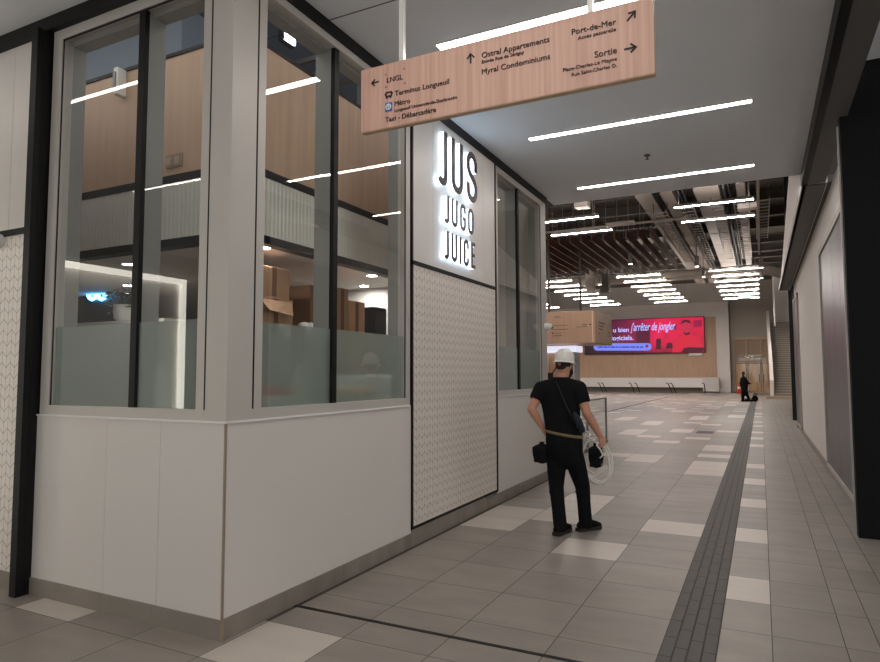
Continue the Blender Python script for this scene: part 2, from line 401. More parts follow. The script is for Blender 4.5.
b = MB(); b.box((XW - 0.0, YW, 1.30), (XW + 0.012, 5.26, 1.312)); b.box((-4.85, YW - 0.012, 1.30), (XW + 0.012, YW, 1.312)); b.box((XW - 0.0, 7.5, 1.31), (XW + 0.012, 9.62, 1.322)); struct(b, 'trim_9', white_gloss)
def baseboard(name, segs):
    m = MB()
    for a, c in segs: m.box(a, c)
    struct(m, name, baseb)
ys = [YW, 3.53, 4.2, 4.87, 5.15, 5.29]
baseboard('baseboard_shop_right', [((XW, ys[i] + 0.001, 0), (XW + 0.012, ys[i + 1] - 0.001, 0.125)) for i in range(5)])
ys = [5.29, 5.86, 6.5, 7.1, 7.7, 8.35, 9.0, 9.62]
baseboard('baseboard_shop_far', [((XW, ys[i] + 0.001, 0), (XW + 0.012, ys[i + 1] - 0.001, 0.155 if i < 3 else 0.13)) for i in range(7)])
xx = [-4.86, -4.56, -4.06, -3.56, XW + 0.012]
baseboard('baseboard_shop_left', [((xx[i] + 0.001, YW - 0.012, 0), (xx[i + 1] - 0.001, YW, 0.12)) for i in range(4)])
# chevron panel and sign panel between the windows
b = MB(); b.box((XW - 0.05, 5.31, 0.17), (XW + 0.004, 7.46, 2.66)); struct(b, 'wall_chevron_panel', chevron('chevron_relief', 1))
sp = MB(); yj = [5.31, 5.74, 7.08, 7.46]
for i in range(3): sp.box((XW - 0.05, yj[i] + 0.0015, 2.69), (XW + 0.004, yj[i + 1] - 0.0015, 4.28))
struct(sp, 'wall_sign_panel', white_panel)
b = MB()
b.box((XW - 0.06, 5.285, 0.155), (XW + 0.012, 5.315, 4.28)); b.box((XW - 0.06, 7.45, 0.155), (XW + 0.012, 7.485, 4.28))
b.box((XW - 0.06, 5.285, 2.655), (XW + 0.012, 7.485, 2.695)); b.box((XW - 0.06, 5.285, 0.155), (XW + 0.012, 7.485, 0.18))
struct(b, 'trim_10', black_metal)
b = MB(); b.box((XW - 0.2, 5.285, 0), (XW - 0.05, 7.485, 4.28)); struct(b, 'wall_core', white_paint)
# corner column between the two windows
b = MB(); b.box((XW - 0.185, YW, 1.305), (XW, YW + 0.24, 4.28)); struct(b, 'column_corner', alu)

def window_y(name, y0, y1, mull, zb, zt, fw=0.075):     # window in the face x = XW
    t = sempty(name, (XW, (y0 + y1) / 2, zb))
    f = MB(); X0, X1 = XW - 0.09, XW
    f.box((X0, y0, zb), (X1, y1, zb + 0.075)); f.box((X0, y0, zt), (X1, y1, 4.28)); f.box((X0, y0, zb + .075), (X1, y0 + fw, zt)); f.box((X0, y1 - fw, zb + .075), (X1, y1, zt))
    f.build('window_frame', alu, t)
    d = MB()
    for yy in (y0 + fw - 0.02, y1 - fw): d.box((XW - 0.20, yy, zb + .07), (X0, yy + 0.04, zt - .02))
    d.box((XW - 0.2, y0, zt - 0.02), (X0, y1, zt + 0.05)); d.box((XW - 0.2, y0, zb + 0.0), (X0, y1, zb + 0.07))
    d.build('reveal', alu_dark, t)
    m = MB(); m.box((XW - 0.05, mull - 0.028, zb + 0.07), (XW - 0.012, mull + 0.028, zt)); m.build('mullion', black_metal, t)
    m = MB(); m.box((XW - 0.2, mull - 0.03, zb + 0.07), (XW - 0.05, mull + 0.02, zt)); m.build('mullion_fin', alu_dark, t)
    g = MB(); g.box((XW - 0.012, y0 + fw - 0.006, zb + 0.075), (XW - 0.008, y0 + fw + 0.006, zt)); g.box((XW - 0.012, y1 - fw - 0.012, zb + 0.075), (XW - 0.006, y1 - fw + 0.001, zt)); g.build('gasket', black_metal, t)
    for a, c in ((y0 + fw, mull - 0.028), (mull + 0.028, y1 - fw)):
        p = MB(); p.quad((XW - 0.03, a, zb + 0.07), (XW - 0.03, c, zb + 0.07), (XW - 0.03, c, zt), (XW - 0.03, a, zt)); p.build('pane', glass, t)
        p = MB(); p.quad((XW - 0.036, a, zb + 0.07), (XW - 0.036, c, zb + 0.07), (XW - 0.036, c, 1.955), (XW - 0.036, a, 1.955)); p.build('frosted_film', frost, t)
def window_x(name, x0, x1, mull, zb, zt, fw=0.075):
    t = sempty(name, ((x0 + x1) / 2, YW, zb))
    f = MB(); A, B = YW, YW + 0.09
    f.box((x0, A, zb), (x1, B, zb + 0.075)); f.box((x0, A, zt), (x1, B, 4.27)); f.box((x0, A, zb + .075), (x0 + fw + 0.03, B, zt)); f.box((x1 - fw, A, zb + .075), (x1, B, zt))
    f.build('window_frame', alu, t)
    d = MB(); d.box((x0 + fw - 0.0, B, zb + .07), (x0 + fw + 0.03, YW + 0.20, zt - .02)); d.box((x1 - fw, B, zb + .07), (x1 - fw + 0.04, YW + 0.20, zt - .02)); d.box((x0, B, zt - 0.02), (x1, YW + 0.20, zt + 0.05)); d.box((x0, B, zb), (x1, YW + 0.2, zb + 0.07))
    d.build('reveal', alu_dark, t)
    m = MB(); m.box((mull - 0.03, YW + 0.012, zb + 0.07), (mull + 0.03, YW + 0.05, zt)); m.build('mullion', black_metal, t)
    m = MB(); m.box((mull - 0.03, YW + 0.05, zb + 0.07), (mull + 0.02, YW + 0.2, zt)); m.build('mullion_fin', alu_dark, t)
    g = MB(); g.box((x0 + fw + 0.028, YW + 0.008, zb + 0.075), (x0 + fw + 0.04, YW + 0.014, zt)); g.box((x0 + fw + 0.03, YW + 0.008, zt - 0.012), (x1 - fw, YW + 0.014, zt)); g.build('gasket', black_metal, t)
    for a, c in ((x0 + fw + 0.03, mull - 0.03), (mull + 0.03, x1 - fw)):
        p = MB(); p.quad((a, YW + 0.03, zb + 0.07), (c, YW + 0.03, zb + 0.07), (c, YW + 0.03, zt), (a, YW + 0.03, zt)); p.build('pane', glass, t)
        p = MB(); p.quad((a, YW + 0.036, zb + 0.07), (c, YW + 0.036, zb + 0.07), (c, YW + 0.036, 1.96), (a, YW + 0.036, 1.96)); p.build('frosted_film', frost, t)
window_x('window_1', -4.83, -3.145, -3.84, 1.305, 4.185)
window_y('window_2', 3.19, 5.27, 4.09, 1.305, 4.22)
window_y('window_3', 7.49, 9.44, 8.385, 1.315, 4.2)
b = MB(); b.box((XW - 0.14, 9.44, 1.31), (XW, 9.62, 4.28)); struct(b, 'column_end', alu)
b = MB(); b.box((XW - 0.006, 3.178, 1.38), (XW + 0.001, 3.192, 4.2)); b.box((-3.15, YW - 0.001, 1.38), (-3.138, YW + 0.006, 4.2)); struct(b, 'trim_11', black_metal)

# left of the shop: black post, white panel over chevron tiles
b = MB(); b.box((-4.93, YW - 0.11, 0), (-4.855, YW + 0.1, CZ - 0.11)); b.box((-4.858, YW - 0.06, 0), (-4.852, YW - 0.05, CZ - 0.11)); struct(b, 'column_left', black_metal)
lp = MB(); xj = [-12, -6.4, -5.33, -4.93]
for i in range(3): lp.box((xj[i] + 0.002, YW, 2.755), (xj[i + 1] - 0.002, YW + 0.1, 4.262))
struct(lp, 'wall_left_upper', white_panel)
b = MB(); b.box((-12, YW - 0.01, 2.705), (-4.93, YW + 0.1, 2.755)); struct(b, 'trim_12', black_metal)
b = MB(); b.box((-12, YW, 0.12), (-4.93, YW + 0.1, 2.705)); struct(b, 'wall_left', chevron('chevron_tiles', 0))
b = MB(); b.box((-12, YW - 0.012, 0), (-4.93, YW + 0.1, 0.12)); struct(b, 'baseboard_left', baseb)

# ------------------------------------------------------------------ juice shop: inside
b = MB(); b.box((-12, 9.5, 0), (XW - 0.14, 9.62, 8.0)); struct(b, 'wall_shop_rear', grey_paint)
b = MB(); b.box((-12.1, YW + 0.4, 0), (-12, 9.6, 8.0)); struct(b, 'wall_shop_side', grey_paint)
b = MB(); b.box((-12, YW + 0.1, 5.6), (XW - 0.2, 9.6, 5.7)); struct(b, 'ceiling_shop_plenum', M('plenum_blue_grey', (88, 104, 128), 0.8))
PX, PY = -3.76, 3.90
b = MB(); b.box((PX - 0.1, PY, 3.36), (PX, 9.45, 4.45)); struct(b, 'wall_parapet_right', beige_wall_side)
b = MB(); b.box((-12, PY, 3.36), (PX - 0.1, PY + 0.1, 4.45)); struct(b, 'wall_parapet_left', beige_wall)
b = MB(); b.box((PX - 0.1, PY, 2.79), (PX + 0.01, 9.45, 3.29)); struct(b, 'wall_band_right', corrugated('corrugated_white_y', (208, 206, 198), 1))
b = MB(); b.box((-12, PY - 0.01, 2.79), (PX - 0.1, PY + 0.1, 3.29)); struct(b, 'wall_band_left', corrugated('corrugated_white_x', (208, 206, 198), 0))
b = MB()
b.box((PX - 0.1, PY - 0.01, 3.29), (PX + 0.015, 9.45, 3.36)); b.box((-12, PY - 0.015, 3.29), (PX + 0.015, PY + 0.1, 3.36))
b.box((PX - 0.1, PY - 0.01, 4.45), (PX + 0.01, 9.45, 4.48)); b.box((-12, PY - 0.015, 4.45), (PX, PY + 0.1, 4.48))
b.box((PX - 0.1, PY - 0.01, 2.72), (PX + 0.012, 9.45, 2.79)); b.box((-12, PY - 0.015, 2.72), (PX + 0.01, PY + 0.1, 2.79))
struct(b, 'trim_13', black_metal)
b = MB(); b.box((-12, PY + 0.1, 2.77), (PX - 0.1, 9.5, 2.9)); struct(b, 'ceiling_shop', white_paint)
b = MB(); b.box((PX + .01, 7.3, 0), (PX + 0.2, 7.38, 5.6)); b.box((PX - 1.8, 7.3, 0), (PX - 0.1, 7.38, 2.77)); struct(b, 'wall_shop_partition', white_paint)
b = MB(); b.box((-8.2, 5.0, 0), (-5.95, 5.2, 2.2)); struct(b, 'wall_counter', white_panel)
b = MB(); b.box((-8.22, 4.97, 2.2), (-5.93, 5.25, 2.235)); struct(b, 'trim_14', white_gloss)

# plant in pot on the ledge
t = thing('potted_plant', 'leafy green plant in a white pot on the shop ledge behind the left window', 'plant', (-6.78, 5.1, 2.235))
m = MB(); m.lathe([(0.06, 0), (0.105, 0.03), (0.12, 0.12), (0.115, 0.2), (0.10, 0.2), (0.095, 0.17)], (-6.78, 5.1, 2.235)); m.build('pot', white_gloss, t, smooth=True)
m = MB(); rl = random.Random(5)
for i in range(46):
    a = rl.uniform(0, 2 * PI); d = rl.uniform(0.05, 0.24); z = rl.uniform(-0.06, 0.2) + 2.45 - d * 0.3
    c = Vector((-6.84 + math.cos(a) * d * 1.2, 5.1 + math.sin(a) * d * 0.45, z)); s = rl.uniform(0.035, 0.06)
    u = Vector((math.cos(a), math.sin(a) * .6, rl.uniform(-0.8, 0.3))).normalized(); v = u.cross(Vector((rl.uniform(-.5, .5), rl.uniform(-.5, .5), 1))).normalized()
    m.add([c - u * s, c + v * s * 0.6, c + u * s, c - v * s * 0.6, c + Vector((0, 0, 0.006))], [(0, 1, 4), (1, 2, 4), (2, 3, 4), (3, 0, 4)])
    m.tube([(-6.78, 5.1, 2.42), tuple(c)], 0.003, 4)
m.build('foliage', leaf, t)
# neon letters hung over the ledge
blue = EM('neon_blue', (0.08, 0.45, 1.0), 6.0); palen = EM('neon_pale', (0.5, 0.75, 1.0), 0.35)
t = thing('neon_sign', 'blue glowing rounded neon letters inside the shop left window', 'neon sign', (-8.75, 6.0, 2.6))
for i, u0 in enumerate((88.5, 98)):
    m = MB(); c = [py(u0 + dx, 291 + dz, 6.0) for dx, dz in ((0, 0), (0, 4.5), (1.2, 7.2), (3.8, 8.3), (6.2, 7.2), (7, 4.5), (7, 0))]
    m.tube(c, 0.028, 6); m.build('letter', blue, t)
m = MB(); m.box((-9.2, 6.05, 2.2), (-7.9, 6.1, 3.0)); m.build('backing_panel', black_metal, t)
m = MB(); m.box((-9.2, 6.035, 2.97), (-7.9, 6.05, 3.0)); m.build('edge_strip', palen, t)
b = MB(); b.box((-9.3, 6.06, 0), (-7.8, 6.3, 2.2)); struct(b, 'wall_neon', grey_paint)
# LED portal
lpm = EM('portal_diffuser', (1.0, 0.95, 0.82), 3.0)
t = thing('light_portal', 'free-standing square portal frame glowing warm white, seen mirrored in the left window', 'light', (-7.43, 0.25, 0))
m = MB(); m.box((-7.46, -.6, 2.90), (-7.39, 1.9, 2.97)); m.build('crossbar', lpm, t)
m = MB(); m.box((-7.46, -.6, 0), (-7.39, -.53, 2.9)); m.build('post', lpm, t)
m = MB(); m.box((-7.46, 1.83, 0), (-7.39, 1.9, 2.9)); m.build('post', lpm, t)
m = MB(); m.box((-7.53, -.64, 2.97), (-7.37, 1.94, 3.02)); m.box((-7.53, -.64, 0), (-7.47, 1.94, 2.97)); m.build('housing', white_paint, t)
# linear pendant seen through the left window top is a reflection of the passage lamps; the white box stands in for another reflection
t = thing('reflection_box', 'small white box modelling a reflection high above the beige parapet inside left window', 'mirrored shape', (-5.27, 3.86, 4.33))
m = MB(); m.box((-5.30, 3.80, 4.20), (-5.24, 3.90, 4.46)); m.build('body', white_gloss, t, bevel=0.01)
m = MB(); m.box((-5.285, 3.785, 4.25), (-5.255, 3.80, 4.41)); m.build('front_strip', alu_dark, t)
b = MB(); b.box((-7.4, 4.35, 4.2), (-5.05, 5.1, 5.3)); tag(b.build('duct_box', M('blue_grey_duct', (120, 130, 142), 0.5, 0.3)), 'boxy blue-grey air duct above the beige parapet inside left window', 'duct')
t = thing('exit_sign', 'small dark exit pictogram plate on the beige parapet inside left window', 'sign', (-4.57, 3.895, 3.43))
m = MB(); m.box((-4.67, 3.885, 3.43), (-4.47, 3.899, 3.545)); m.build('plate', M('grey_beige_plate', (150, 128, 108), .5, var=0), t)
m = MB()
for c in ((-4.63, 3.487), (-4.53, 3.487)): m.box((c[0] - .028, 3.88, c[1] - .035), (c[0] + .028, 3.884, c[1] + .035))
m.build('pictogram', M('pale_print', (178, 158, 140), .5, var=0), t)
# floodlight above the parapet, steel strut
flood = EM('flood_white', (0.78, 0.89, 1.0), 130.0)
fp_ = px(290, 38, -4.1)
t = thing('flood_light', 'square white flood light shining above the beige parapet inside the right window', 'light', fp_)
m = MB(); m.box(fp_ + Vector((-.07, -.09, -.06)), fp_ + Vector((0, .09, .06))); m.build('housing', black_metal, t)
m = MB(); m.box(fp_ + Vector((.001, -.065, -.045)), fp_ + Vector((.012, .065, .045))); m.build('lens', flood, t)
m = MB(); m.box(fp_ + Vector((-.05, -.02, .07)), (fp_.x - .01, fp_.y + .02, 5.6)); m.build('bracket', rust, t)
t = thing('strut_frame', 'dark steel strut frame hung in the void above the beige parapet', 'frame', (-4.5, 5.6, 5.0))
for i, yy in enumerate((5.3, 5.6, 5.9)):
    m = MB(); m.box((-5.2, yy, 4.95), (-3.95, yy + 0.04, 5.0)); m.build('rail', rust, t)
for xx_, yy in ((-5.1, 5.3), (-4.0, 5.9)):
    m = MB(); m.box((xx_, yy, 4.6), (xx_ + 0.04, yy + 0.04, 5.6)); m.build('hanger', rust, t)
# downlights
dlm = EM('downlight_glow', (1, 0.97, 0.9), 90.0)
dl0 = None
for i, (x, y, lb) in enumerate(((-4.06, 6.32, 'round recessed downlight in shop soffit nearest the right window'), (-4.64, 7.03, 'round recessed downlight in shop soffit just below the nearer one'), (-4.04, 4.46, 'round recessed downlight in shop soffit beside the corner column'),
        (-5.91, 4.48, 'round recessed downlight in shop soffit above the shop counter'), (-7.33, 5.56, 'round recessed downlight in shop soffit above the potted plant'), (-5.5, 6.3, 'recessed downlight deeper inside the shop soffit'), (-4.3, 8.4, 'added fill downlight in shop soffit behind the far narrow window'))):  # the last one is added to brighten the bay behind the far window
    if dl0 is None:
        t = thing('downlight', lb, 'light', (x, y, 2.77), 'shop downlights'); dl0 = t
        m = MB(); m.lathe([(0.06, 0.0), (0.075, 0.0), (0.075, -0.012), (0.06, -0.012)], (x, y, 2.77), 20, cap=False); m.build('ring', white_gloss, t)
        m = MB(); m.lathe([(0.0005, -0.006), (0.06, -0.006)], (x, y, 2.77), 20, cap=False); m.build('lens', dlm, t)
        base = (x, y)
    else: copy_tree(dl0, (x - base[0], y - base[1], 0), lb)
# storage behind the right window
b = MB(); b.box((-4.75, 4.2, 0), (-3.95, 5.15, 1.99)); tag(b.build('storage_cabinet', alu_dark, bevel=0.01), 'tall grey storage cabinet carrying cardboard boxes behind the frosted right window', 'cabinet')
b = MB(); b.box((-4.75, 5.2, 0), (-4.0, 7.1, 1.6)); tag(b.build('chest_freezer', white_gloss, bevel=0.03), 'long white chest unit behind the frosted right window', 'chest unit')
def carton(x0, y0, z0, x1, y1, z1, label, mat=None, flaps=False):
    mat = mat or cardboard
    t = thing('cardboard_box', label, 'box', ((x0 + x1) / 2, (y0 + y1) / 2, z0), 'cardboard boxes in the shop')
    m = MB(); m.box((x0, y0, z0), (x1, y1, z1)); m.build('carton', mat, t, bevel=0.006)
    m = MB(); m.box((x1, (y0 + y1) / 2 - 0.03, z0 + .01), (x1 + 0.002, (y0 + y1) / 2 + 0.03, z1 - .01)); m.box((x0, (y0 + y1) / 2 - 0.03, z1), (x1, (y0 + y1) / 2 + 0.03, z1 + 0.002)); m.build('tape', cardboard_dark, t)
    if flaps:
        m = MB(); m.add([(x1, y0 + .02, z1 - .02), (x1, y1 - .02, z1 - .02), (x1 + .09, y1 - .1, z1 - .16), (x1 + .09, y0 + .06, z1 - .13), (x1, y0 + .02, z1 - .026), (x1, y1 - .02, z1 - .026), (x1 + .085, y1 - .1, z1 - .166), (x1 + .085, y0 + .06, z1 - .136)],
                        [(0, 1, 2, 3), (7, 6, 5, 4), (0, 3, 7, 4), (1, 5, 6, 2), (2, 6, 7, 3), (0, 4, 5, 1)]); m.build('flap', cardboard, t)
carton(-4.6, 4.35, 1.99, -4.0, 4.83, 2.31, 'lower brown carton with open flap, stacked behind right window', flaps=True)
carton(-4.62, 4.37, 2.315, -4.02, 4.80, 2.60, 'upper brown carton closed with tape, on top of the open one')
carton(-4.6, 5.22, 1.6, -4.1, 5.5, 2.52, 'dark tall narrow carton standing behind the window mullion fin', cardboard_dark)
carton(-4.55, 5.56, 1.6, -4.02, 5.78, 2.53, 'tall brown carton right of the black window mullion')
carton(-4.55, 5.82, 1.6, -4.04, 6.14, 2.42, 'printed orange-brown carton next to the tall brown one', M('orange_cardboard', (190, 144, 112), .8))
b = MB(); b.box((-4.08, 5.0, 1.99), (-3.96, 5.14, 2.05)); b.ell((-4.02, 5.03, 2.08), 0.06, 0.07, 0.04); b.ell((-4.0, 5.1, 2.07), 0.05, 0.04, 0.05); tag(b.build('paper_bundle', white_gloss), 'crumpled white paper bundle on the cabinet beside the cartons', 'paper')
b = MB(); b.box((-4.7, 6.75, 1.6), (-4.3, 7.05, 2.45)); tag(b.build('coffee_grinder', black_metal, bevel=.02), 'dark tall machine in the back of the shop, far end of right window', 'machine')
# things on the sill ledge behind the frosted film
b = MB(); b.box((XW - 0.75, 3.35, 1.30), (XW - 0.31, 5.2, 1.34)); struct(b, 'trim_15', white_gloss)
b = MB(); b.box((-4.7, YW + 0.31, 1.30), (-3.35, YW + 0.6, 1.34)); struct(b, 'trim_16', white_gloss)
t = thing('paper_roll', 'upright white paper roll behind the frosted film of right window', 'roll', (XW - .38, 3.52, 1.34))
m = MB(); m.lathe([(0.02, 0), (0.06, 0), (0.06, .36), (0.02, .36)], (XW - .38, 3.52, 1.34)); m.build('roll', white_gloss, t, smooth=False)
m = MB(); m.lathe([(0.012, 0), (0.02, 0), (0.02, .365), (0.012, .365)], (XW - .38, 3.52, 1.34)); m.build('core', cardboard, t)
t = thing('food_box', 'red and white printed box behind the frosted film of right window', 'box', (XW - .39, 3.94, 1.34))
m = MB(); m.box((XW - .46, 3.84, 1.34), (XW - .32, 4.04, 1.44)); m.build('body', white_gloss, t)
m = MB(); m.box((XW - .461, 3.839, 1.44), (XW - .319, 4.041, 1.50)); m.build('lid', red_m, t)
m = MB(); m.box((XW - .32, 3.88, 1.36), (XW - .317, 3.95, 1.41)); m.build('print', leaf, t)
t = thing('food_box', 'pink carton standing just left of the red and white box', 'box', (XW - .5, 3.84, 1.34))
m = MB(); m.box((XW - .6, 3.75, 1.34), (XW - .48, 3.9, 1.53)); m.build('body', M('pink_card', (222, 110, 110), .6), t)
t = thing('spice_bottle', 'clear bottle with green label behind frosted film right of the mullion', 'bottle', (XW - .39, 4.28, 1.34))
m = MB(); m.lathe([(0.05, 0), (0.06, 0.02), (0.06, .2), (0.03, .26), (0.03, .3)], (XW - .39, 4.28, 1.34), 16); m.build('body', M('pale_plastic', (200, 205, 198), .4), t, smooth=True)
m = MB(); m.lathe([(0.061, 0.05), (0.061, 0.16)], (XW - .39, 4.28, 1.34), 16, cap=False); m.build('paper_band', M('green_print', (150, 176, 140), .6), t)
m = MB(); m.lathe([(0.034, .3), (0.034, .33), (0.001, .33)], (XW - .39, 4.28, 1.34), 16); m.build('cap', white_gloss, t)
t = thing('fruit_tray', 'long tray of mixed pieces behind the frosted film of right window', 'tray', (XW - .5, 4.75, 1.34))
m = MB(); m.box((XW - .68, 4.42, 1.34), (XW - .33, 5.12, 1.43)); m.build('tray', M('tan_tray', (178, 160, 128), .6), t)
m = MB(); rl = random.Random(2)
for i in range(22): m.ell((XW - .36 - rl.random() * .28, 4.46 + i * .03, 1.45), .045, .045, .04, 8, 6)
o = m.build('contents', M('mixed_orange', (196, 150, 110), .6), t, smooth=True)
t = thing('bowl', 'yellow bowl behind the frosted film of the left window', 'bowl', (-4.27, 3.42, 1.34))
m = MB(); m.lathe([(0.04, 0), (0.08, .02), (0.11, .06), (0.105, .06), (0.07, .025), (0.001, .02)], (-4.27, 3.42, 1.34)); m.build('bowl_body', M('yellow_glaze', (214, 190, 120), .4), t, smooth=True)
t = thing('paper_roll', 'upright white roll beside the yellow bowl behind left window film', 'roll', (-4.05, 3.42, 1.34))
m = MB(); m.lathe([(0.02, 0), (0.075, 0), (0.075, .34), (0.02, .34)], (-4.05, 3.42, 1.34)); m.build('roll', white_gloss, t)
m = MB(); m.lathe([(0.012, 0), (0.02, 0), (0.02, .345), (0.012, .345)], (-4.05, 3.42, 1.34)); m.build('core', cardboard, t)
b = MB(); b.box((-5.0, 5.3, 0), (-4.86, 6.0, 2.4)); tag(b.build('wood_screen', ply, bevel=.004), 'brown wooden screen standing in the shop behind left window', 'screen')

# ------------------------------------------------------------------ lettering helpers
def ribbon(pts, w, closed=False):
    P = [Vector((p[0], p[1])) for p in pts]; n = len(P); L, R = [], []
    for i in range(n):
        a = P[(i - 1) % n] if (closed or i > 0) else P[i]; c = P[(i + 1) % n] if (closed or i < n - 1) else P[i]
        d1 = (P[i] - a); d2 = (c - P[i])
        if d1.length < 1e-9: d1 = d2
        if d2.length < 1e-9: d2 = d1
        d1.normalize(); d2.normalize(); n1 = Vector((-d1.y, d1.x)); n2 = Vector((-d2.y, d2.x)); m = n1 + n2
        m = m / max(0.3, m.dot(n1)) if m.length > 1e-6 else n1
        L.append(P[i] + m * w / 2); R.append(P[i] - m * w / 2)
    return L, R
def ribbon_mesh(mb, strokes, w, f0, f1):
    for pts, closed in strokes:
        L, R = ribbon(pts, w, closed); n = len(pts); vs = []
        for l, r in zip(L, R): vs += [f0(l), f0(r), f1(l), f1(r)]
        fs = []
        for i in range(n if closed else n - 1):
            a, c = 4 * i, 4 * ((i + 1) % n)
            fs += [(a, a + 1, c + 1, c), (a + 2, c + 2, c + 3, a + 3), (a, c, c + 2, a + 2), (a + 1, a + 3, c + 3, c + 1)]
        if not closed: fs += [(0, 2, 3, 1), (4 * n - 4, 4 * n - 3, 4 * n - 1, 4 * n - 2)]
        mb.add(vs, fs)
def arc(cx, cy, rx, ry, a0, a1, n=10):
    return [(cx + rx * math.cos(math.radians(a0 + (a1 - a0) * i / n)), cy + ry * math.sin(math.radians(a0 + (a1 - a0) * i / n))) for i in range(n + 1)]
def glyph(ch, w, h, s):
    r = w / 2 - s / 2; a = s / 2; cx = w / 2; rr = r
    if ch == 'J': return [([(w - a, h)] + [(w - a, a + rr)] + arc(w - a - rr, a + rr, rr, rr, 0, -150)[1:], False)]
    if ch == 'U': return [([(a, h)] + arc(cx, a + rr, rr, rr, 180, 360) + [(w - a, h)], False)]
    if ch == 'O': return [(arc(cx, h - a - rr, rr, rr, 0, 180) + arc(cx, a + rr, rr, rr, 180, 360), True)]
    if ch == 'C': return [([(w - a, h - a - rr - h * .1)] + arc(cx, h - a - rr, rr, rr, 0, 180) + arc(cx, a + rr, rr, rr, 180, 360) + [(w - a, a + rr + h * .1)], False)]
    if ch == 'G': return [([(w - a, h - a - rr - h * .08)] + arc(cx, h - a - rr, rr, rr, 0, 180) + arc(cx, a + rr, rr, rr, 180, 360) + [(w - a, h * .46), (cx, h * .46)], False)]
    if ch == 'I': return [([(a, 0), (a, h)], False)]
    if ch == 'E': return [([(w, h - a), (a, h - a), (a, a), (w, a)], False), ([(a, h * .5), (w * .88, h * .5)], False)]
    if ch == 'S':
        return [([(w - a, h - a - rr - h * .12)] + arc(cx, h - a - rr, rr, rr, 0, 180) + [(a, h * .66), (cx - rr * .55, h * .56), (cx + rr * .55, h * .44), (w - a, h * .34)] + arc(cx, a + rr, rr, rr, 0, -180) + [(a, a + rr + h * .12)], False)]
face_m = M('letter_face', (70, 58, 60), 0.4, var=0); halo = EM('letter_halo', (0.62, 0.82, 1.0), 1.6)
sg = thing('shop_sign', 'illuminated dark letters JUS JUGO JUICE glowing white on the panel between windows', 'sign', (XW, 6.4, 2.8))
def word(txt, y0, y1, z0, z1, s, gap):
    n = len(txt); h = z1 - z0
    rel = [0.45 if c == 'I' else (0.8 if c in 'JE' else 1.0) for c in txt]
    wI = s
    fixed = sum(wI for c in txt if c == 'I'); var = sum(r for r, c in zip(rel, txt) if c != 'I')
    unit = (y1 - y0 - gap * (n - 1) - fixed) / var; y = y0
    for c, r in zip(txt, rel):
        w = wI if c == 'I' else unit * r
        st = glyph(c, w, h, s)
        m = MB(); ribbon_mesh(m, st, s, lambda p: (XW + 0.060, y + p[0], z0 + p[1]), lambda p: (XW + 0.068, y + p[0], z0 + p[1])); o = m.build('letter', face_m, sg)
        m = MB(); ribbon_mesh(m, st, s * .92, lambda p: (XW + 0.018, y + p[0], z0 + p[1]), lambda p: (XW + 0.0598, y + p[0], z0 + p[1])); m.build("letter_return", halo, o)
        y += w + gap
word('JUS', 5.73, 6.75, 3.56, 4.15, 0.075, 0.11)
word('JUGO', 5.88, 6.64, 3.18, 3.48, 0.042, 0.065)
word('JUICE', 5.88, 6.68, 2.80, 3.10, 0.042, 0.065)

def text_obj(txt, name, mat, parent, p_left, width, plane='y', depth=0.004, align='L', shear=0.0, bold=0.0, height=None):
    cu = bpy.data.curves.new(name, 'FONT'); cu.body = txt; cu.size = 1.0; cu.extrude = 0.0; cu.shear = shear; cu.offset = bold; cu.resolution_u = 3
    t = bpy.data.objects.new(name, cu); COL.objects.link(t); bpy.context.view_layer.update()
    me = bpy.data.meshes.new_from_object(t.evaluated_get(bpy.context.evaluated_depsgraph_get()))
    bpy.data.objects.remove(t); bpy.data.curves.remove(cu)
    x0 = min(v.co.x for v in me.vertices); x1 = max(v.co.x for v in me.vertices); s = width / (x1 - x0); sy = s if height is None else height
    for v in me.vertices:
        X = (v.co.x - x0) * s; Y = v.co.y * sy
        if plane == 'y': v.co = Vector((p_left[0] + X, p_left[1], p_left[2] + Y))
        else: v.co = Vector((p_left[0], p_left[1] + X, p_left[2] + Y))
    me.materials.clear(); me.materials.append(mat)
    o = bpy.data.objects.new(name, me); COL.objects.link(o)
    o.parent = parent; o.matrix_parent_inverse = Matrix.Translation(-parent.location)
    sol = o.modifiers.new('thickness', 'SOLIDIFY'); sol.thickness = depth; sol.offset = 0
    return o

# ------------------------------------------------------------------ hanging wayfinding sign
SY = 3.5
sx0, sx1, sz0, sz1 = -2.343, -0.457, 3.214, 3.645
ws = thing('wayfinding_sign', 'long wood-look hanging wayfinding sign with black arrows and destinations', 'sign', ((sx0 + sx1) / 2, SY, sz0))
m = MB(); m.box((sx0, SY, sz0), (sx1, SY + 0.05, sz1)); m.build('sign_panel', sign_wood, ws, bevel=0.003)
m = MB(); m.box((sx0 + .004, SY + .004, sz0 - 0.004), (sx1 - .004, SY + 0.046, sz0)); m.build('bottom_edge', M('sign_edge_brown', (205, 176, 146), .6), ws)
for u in (403.2, 591.7):
    x = py(u, 40, SY + 0.037).x
    m = MB(); m.box((x - 0.016, SY + 0.009, sz1), (x + 0.016, SY + 0.041, CZ)); m.build('hanging_rod', white_gloss, ws)
    m = MB(); m.lathe([(0.05, 0), (0.05, -0.012), (0.02, -0.02)], (x, SY + 0.025, CZ)); m.build('ceiling_rose', white_gloss, ws)
FY = SY - 0.003
def stext(txt, l, r, mat=ink, bold=0.0):
    a = py(l[0], l[1], FY); c = py(r[0], r[1], FY)
    text_obj(txt, 'lettering', mat, ws, (a.x, FY, (a.z + c.z) / 2), c.x - a.x, bold=bold)
stext('LNGL', (387, 82.7), (402.7, 79.3), ink, 0.0)
stext('Terminus Longueuil', (394.9, 95.6), (449, 84.2))
stext('Métro', (394.6, 106.2), (410.1, 102.9))
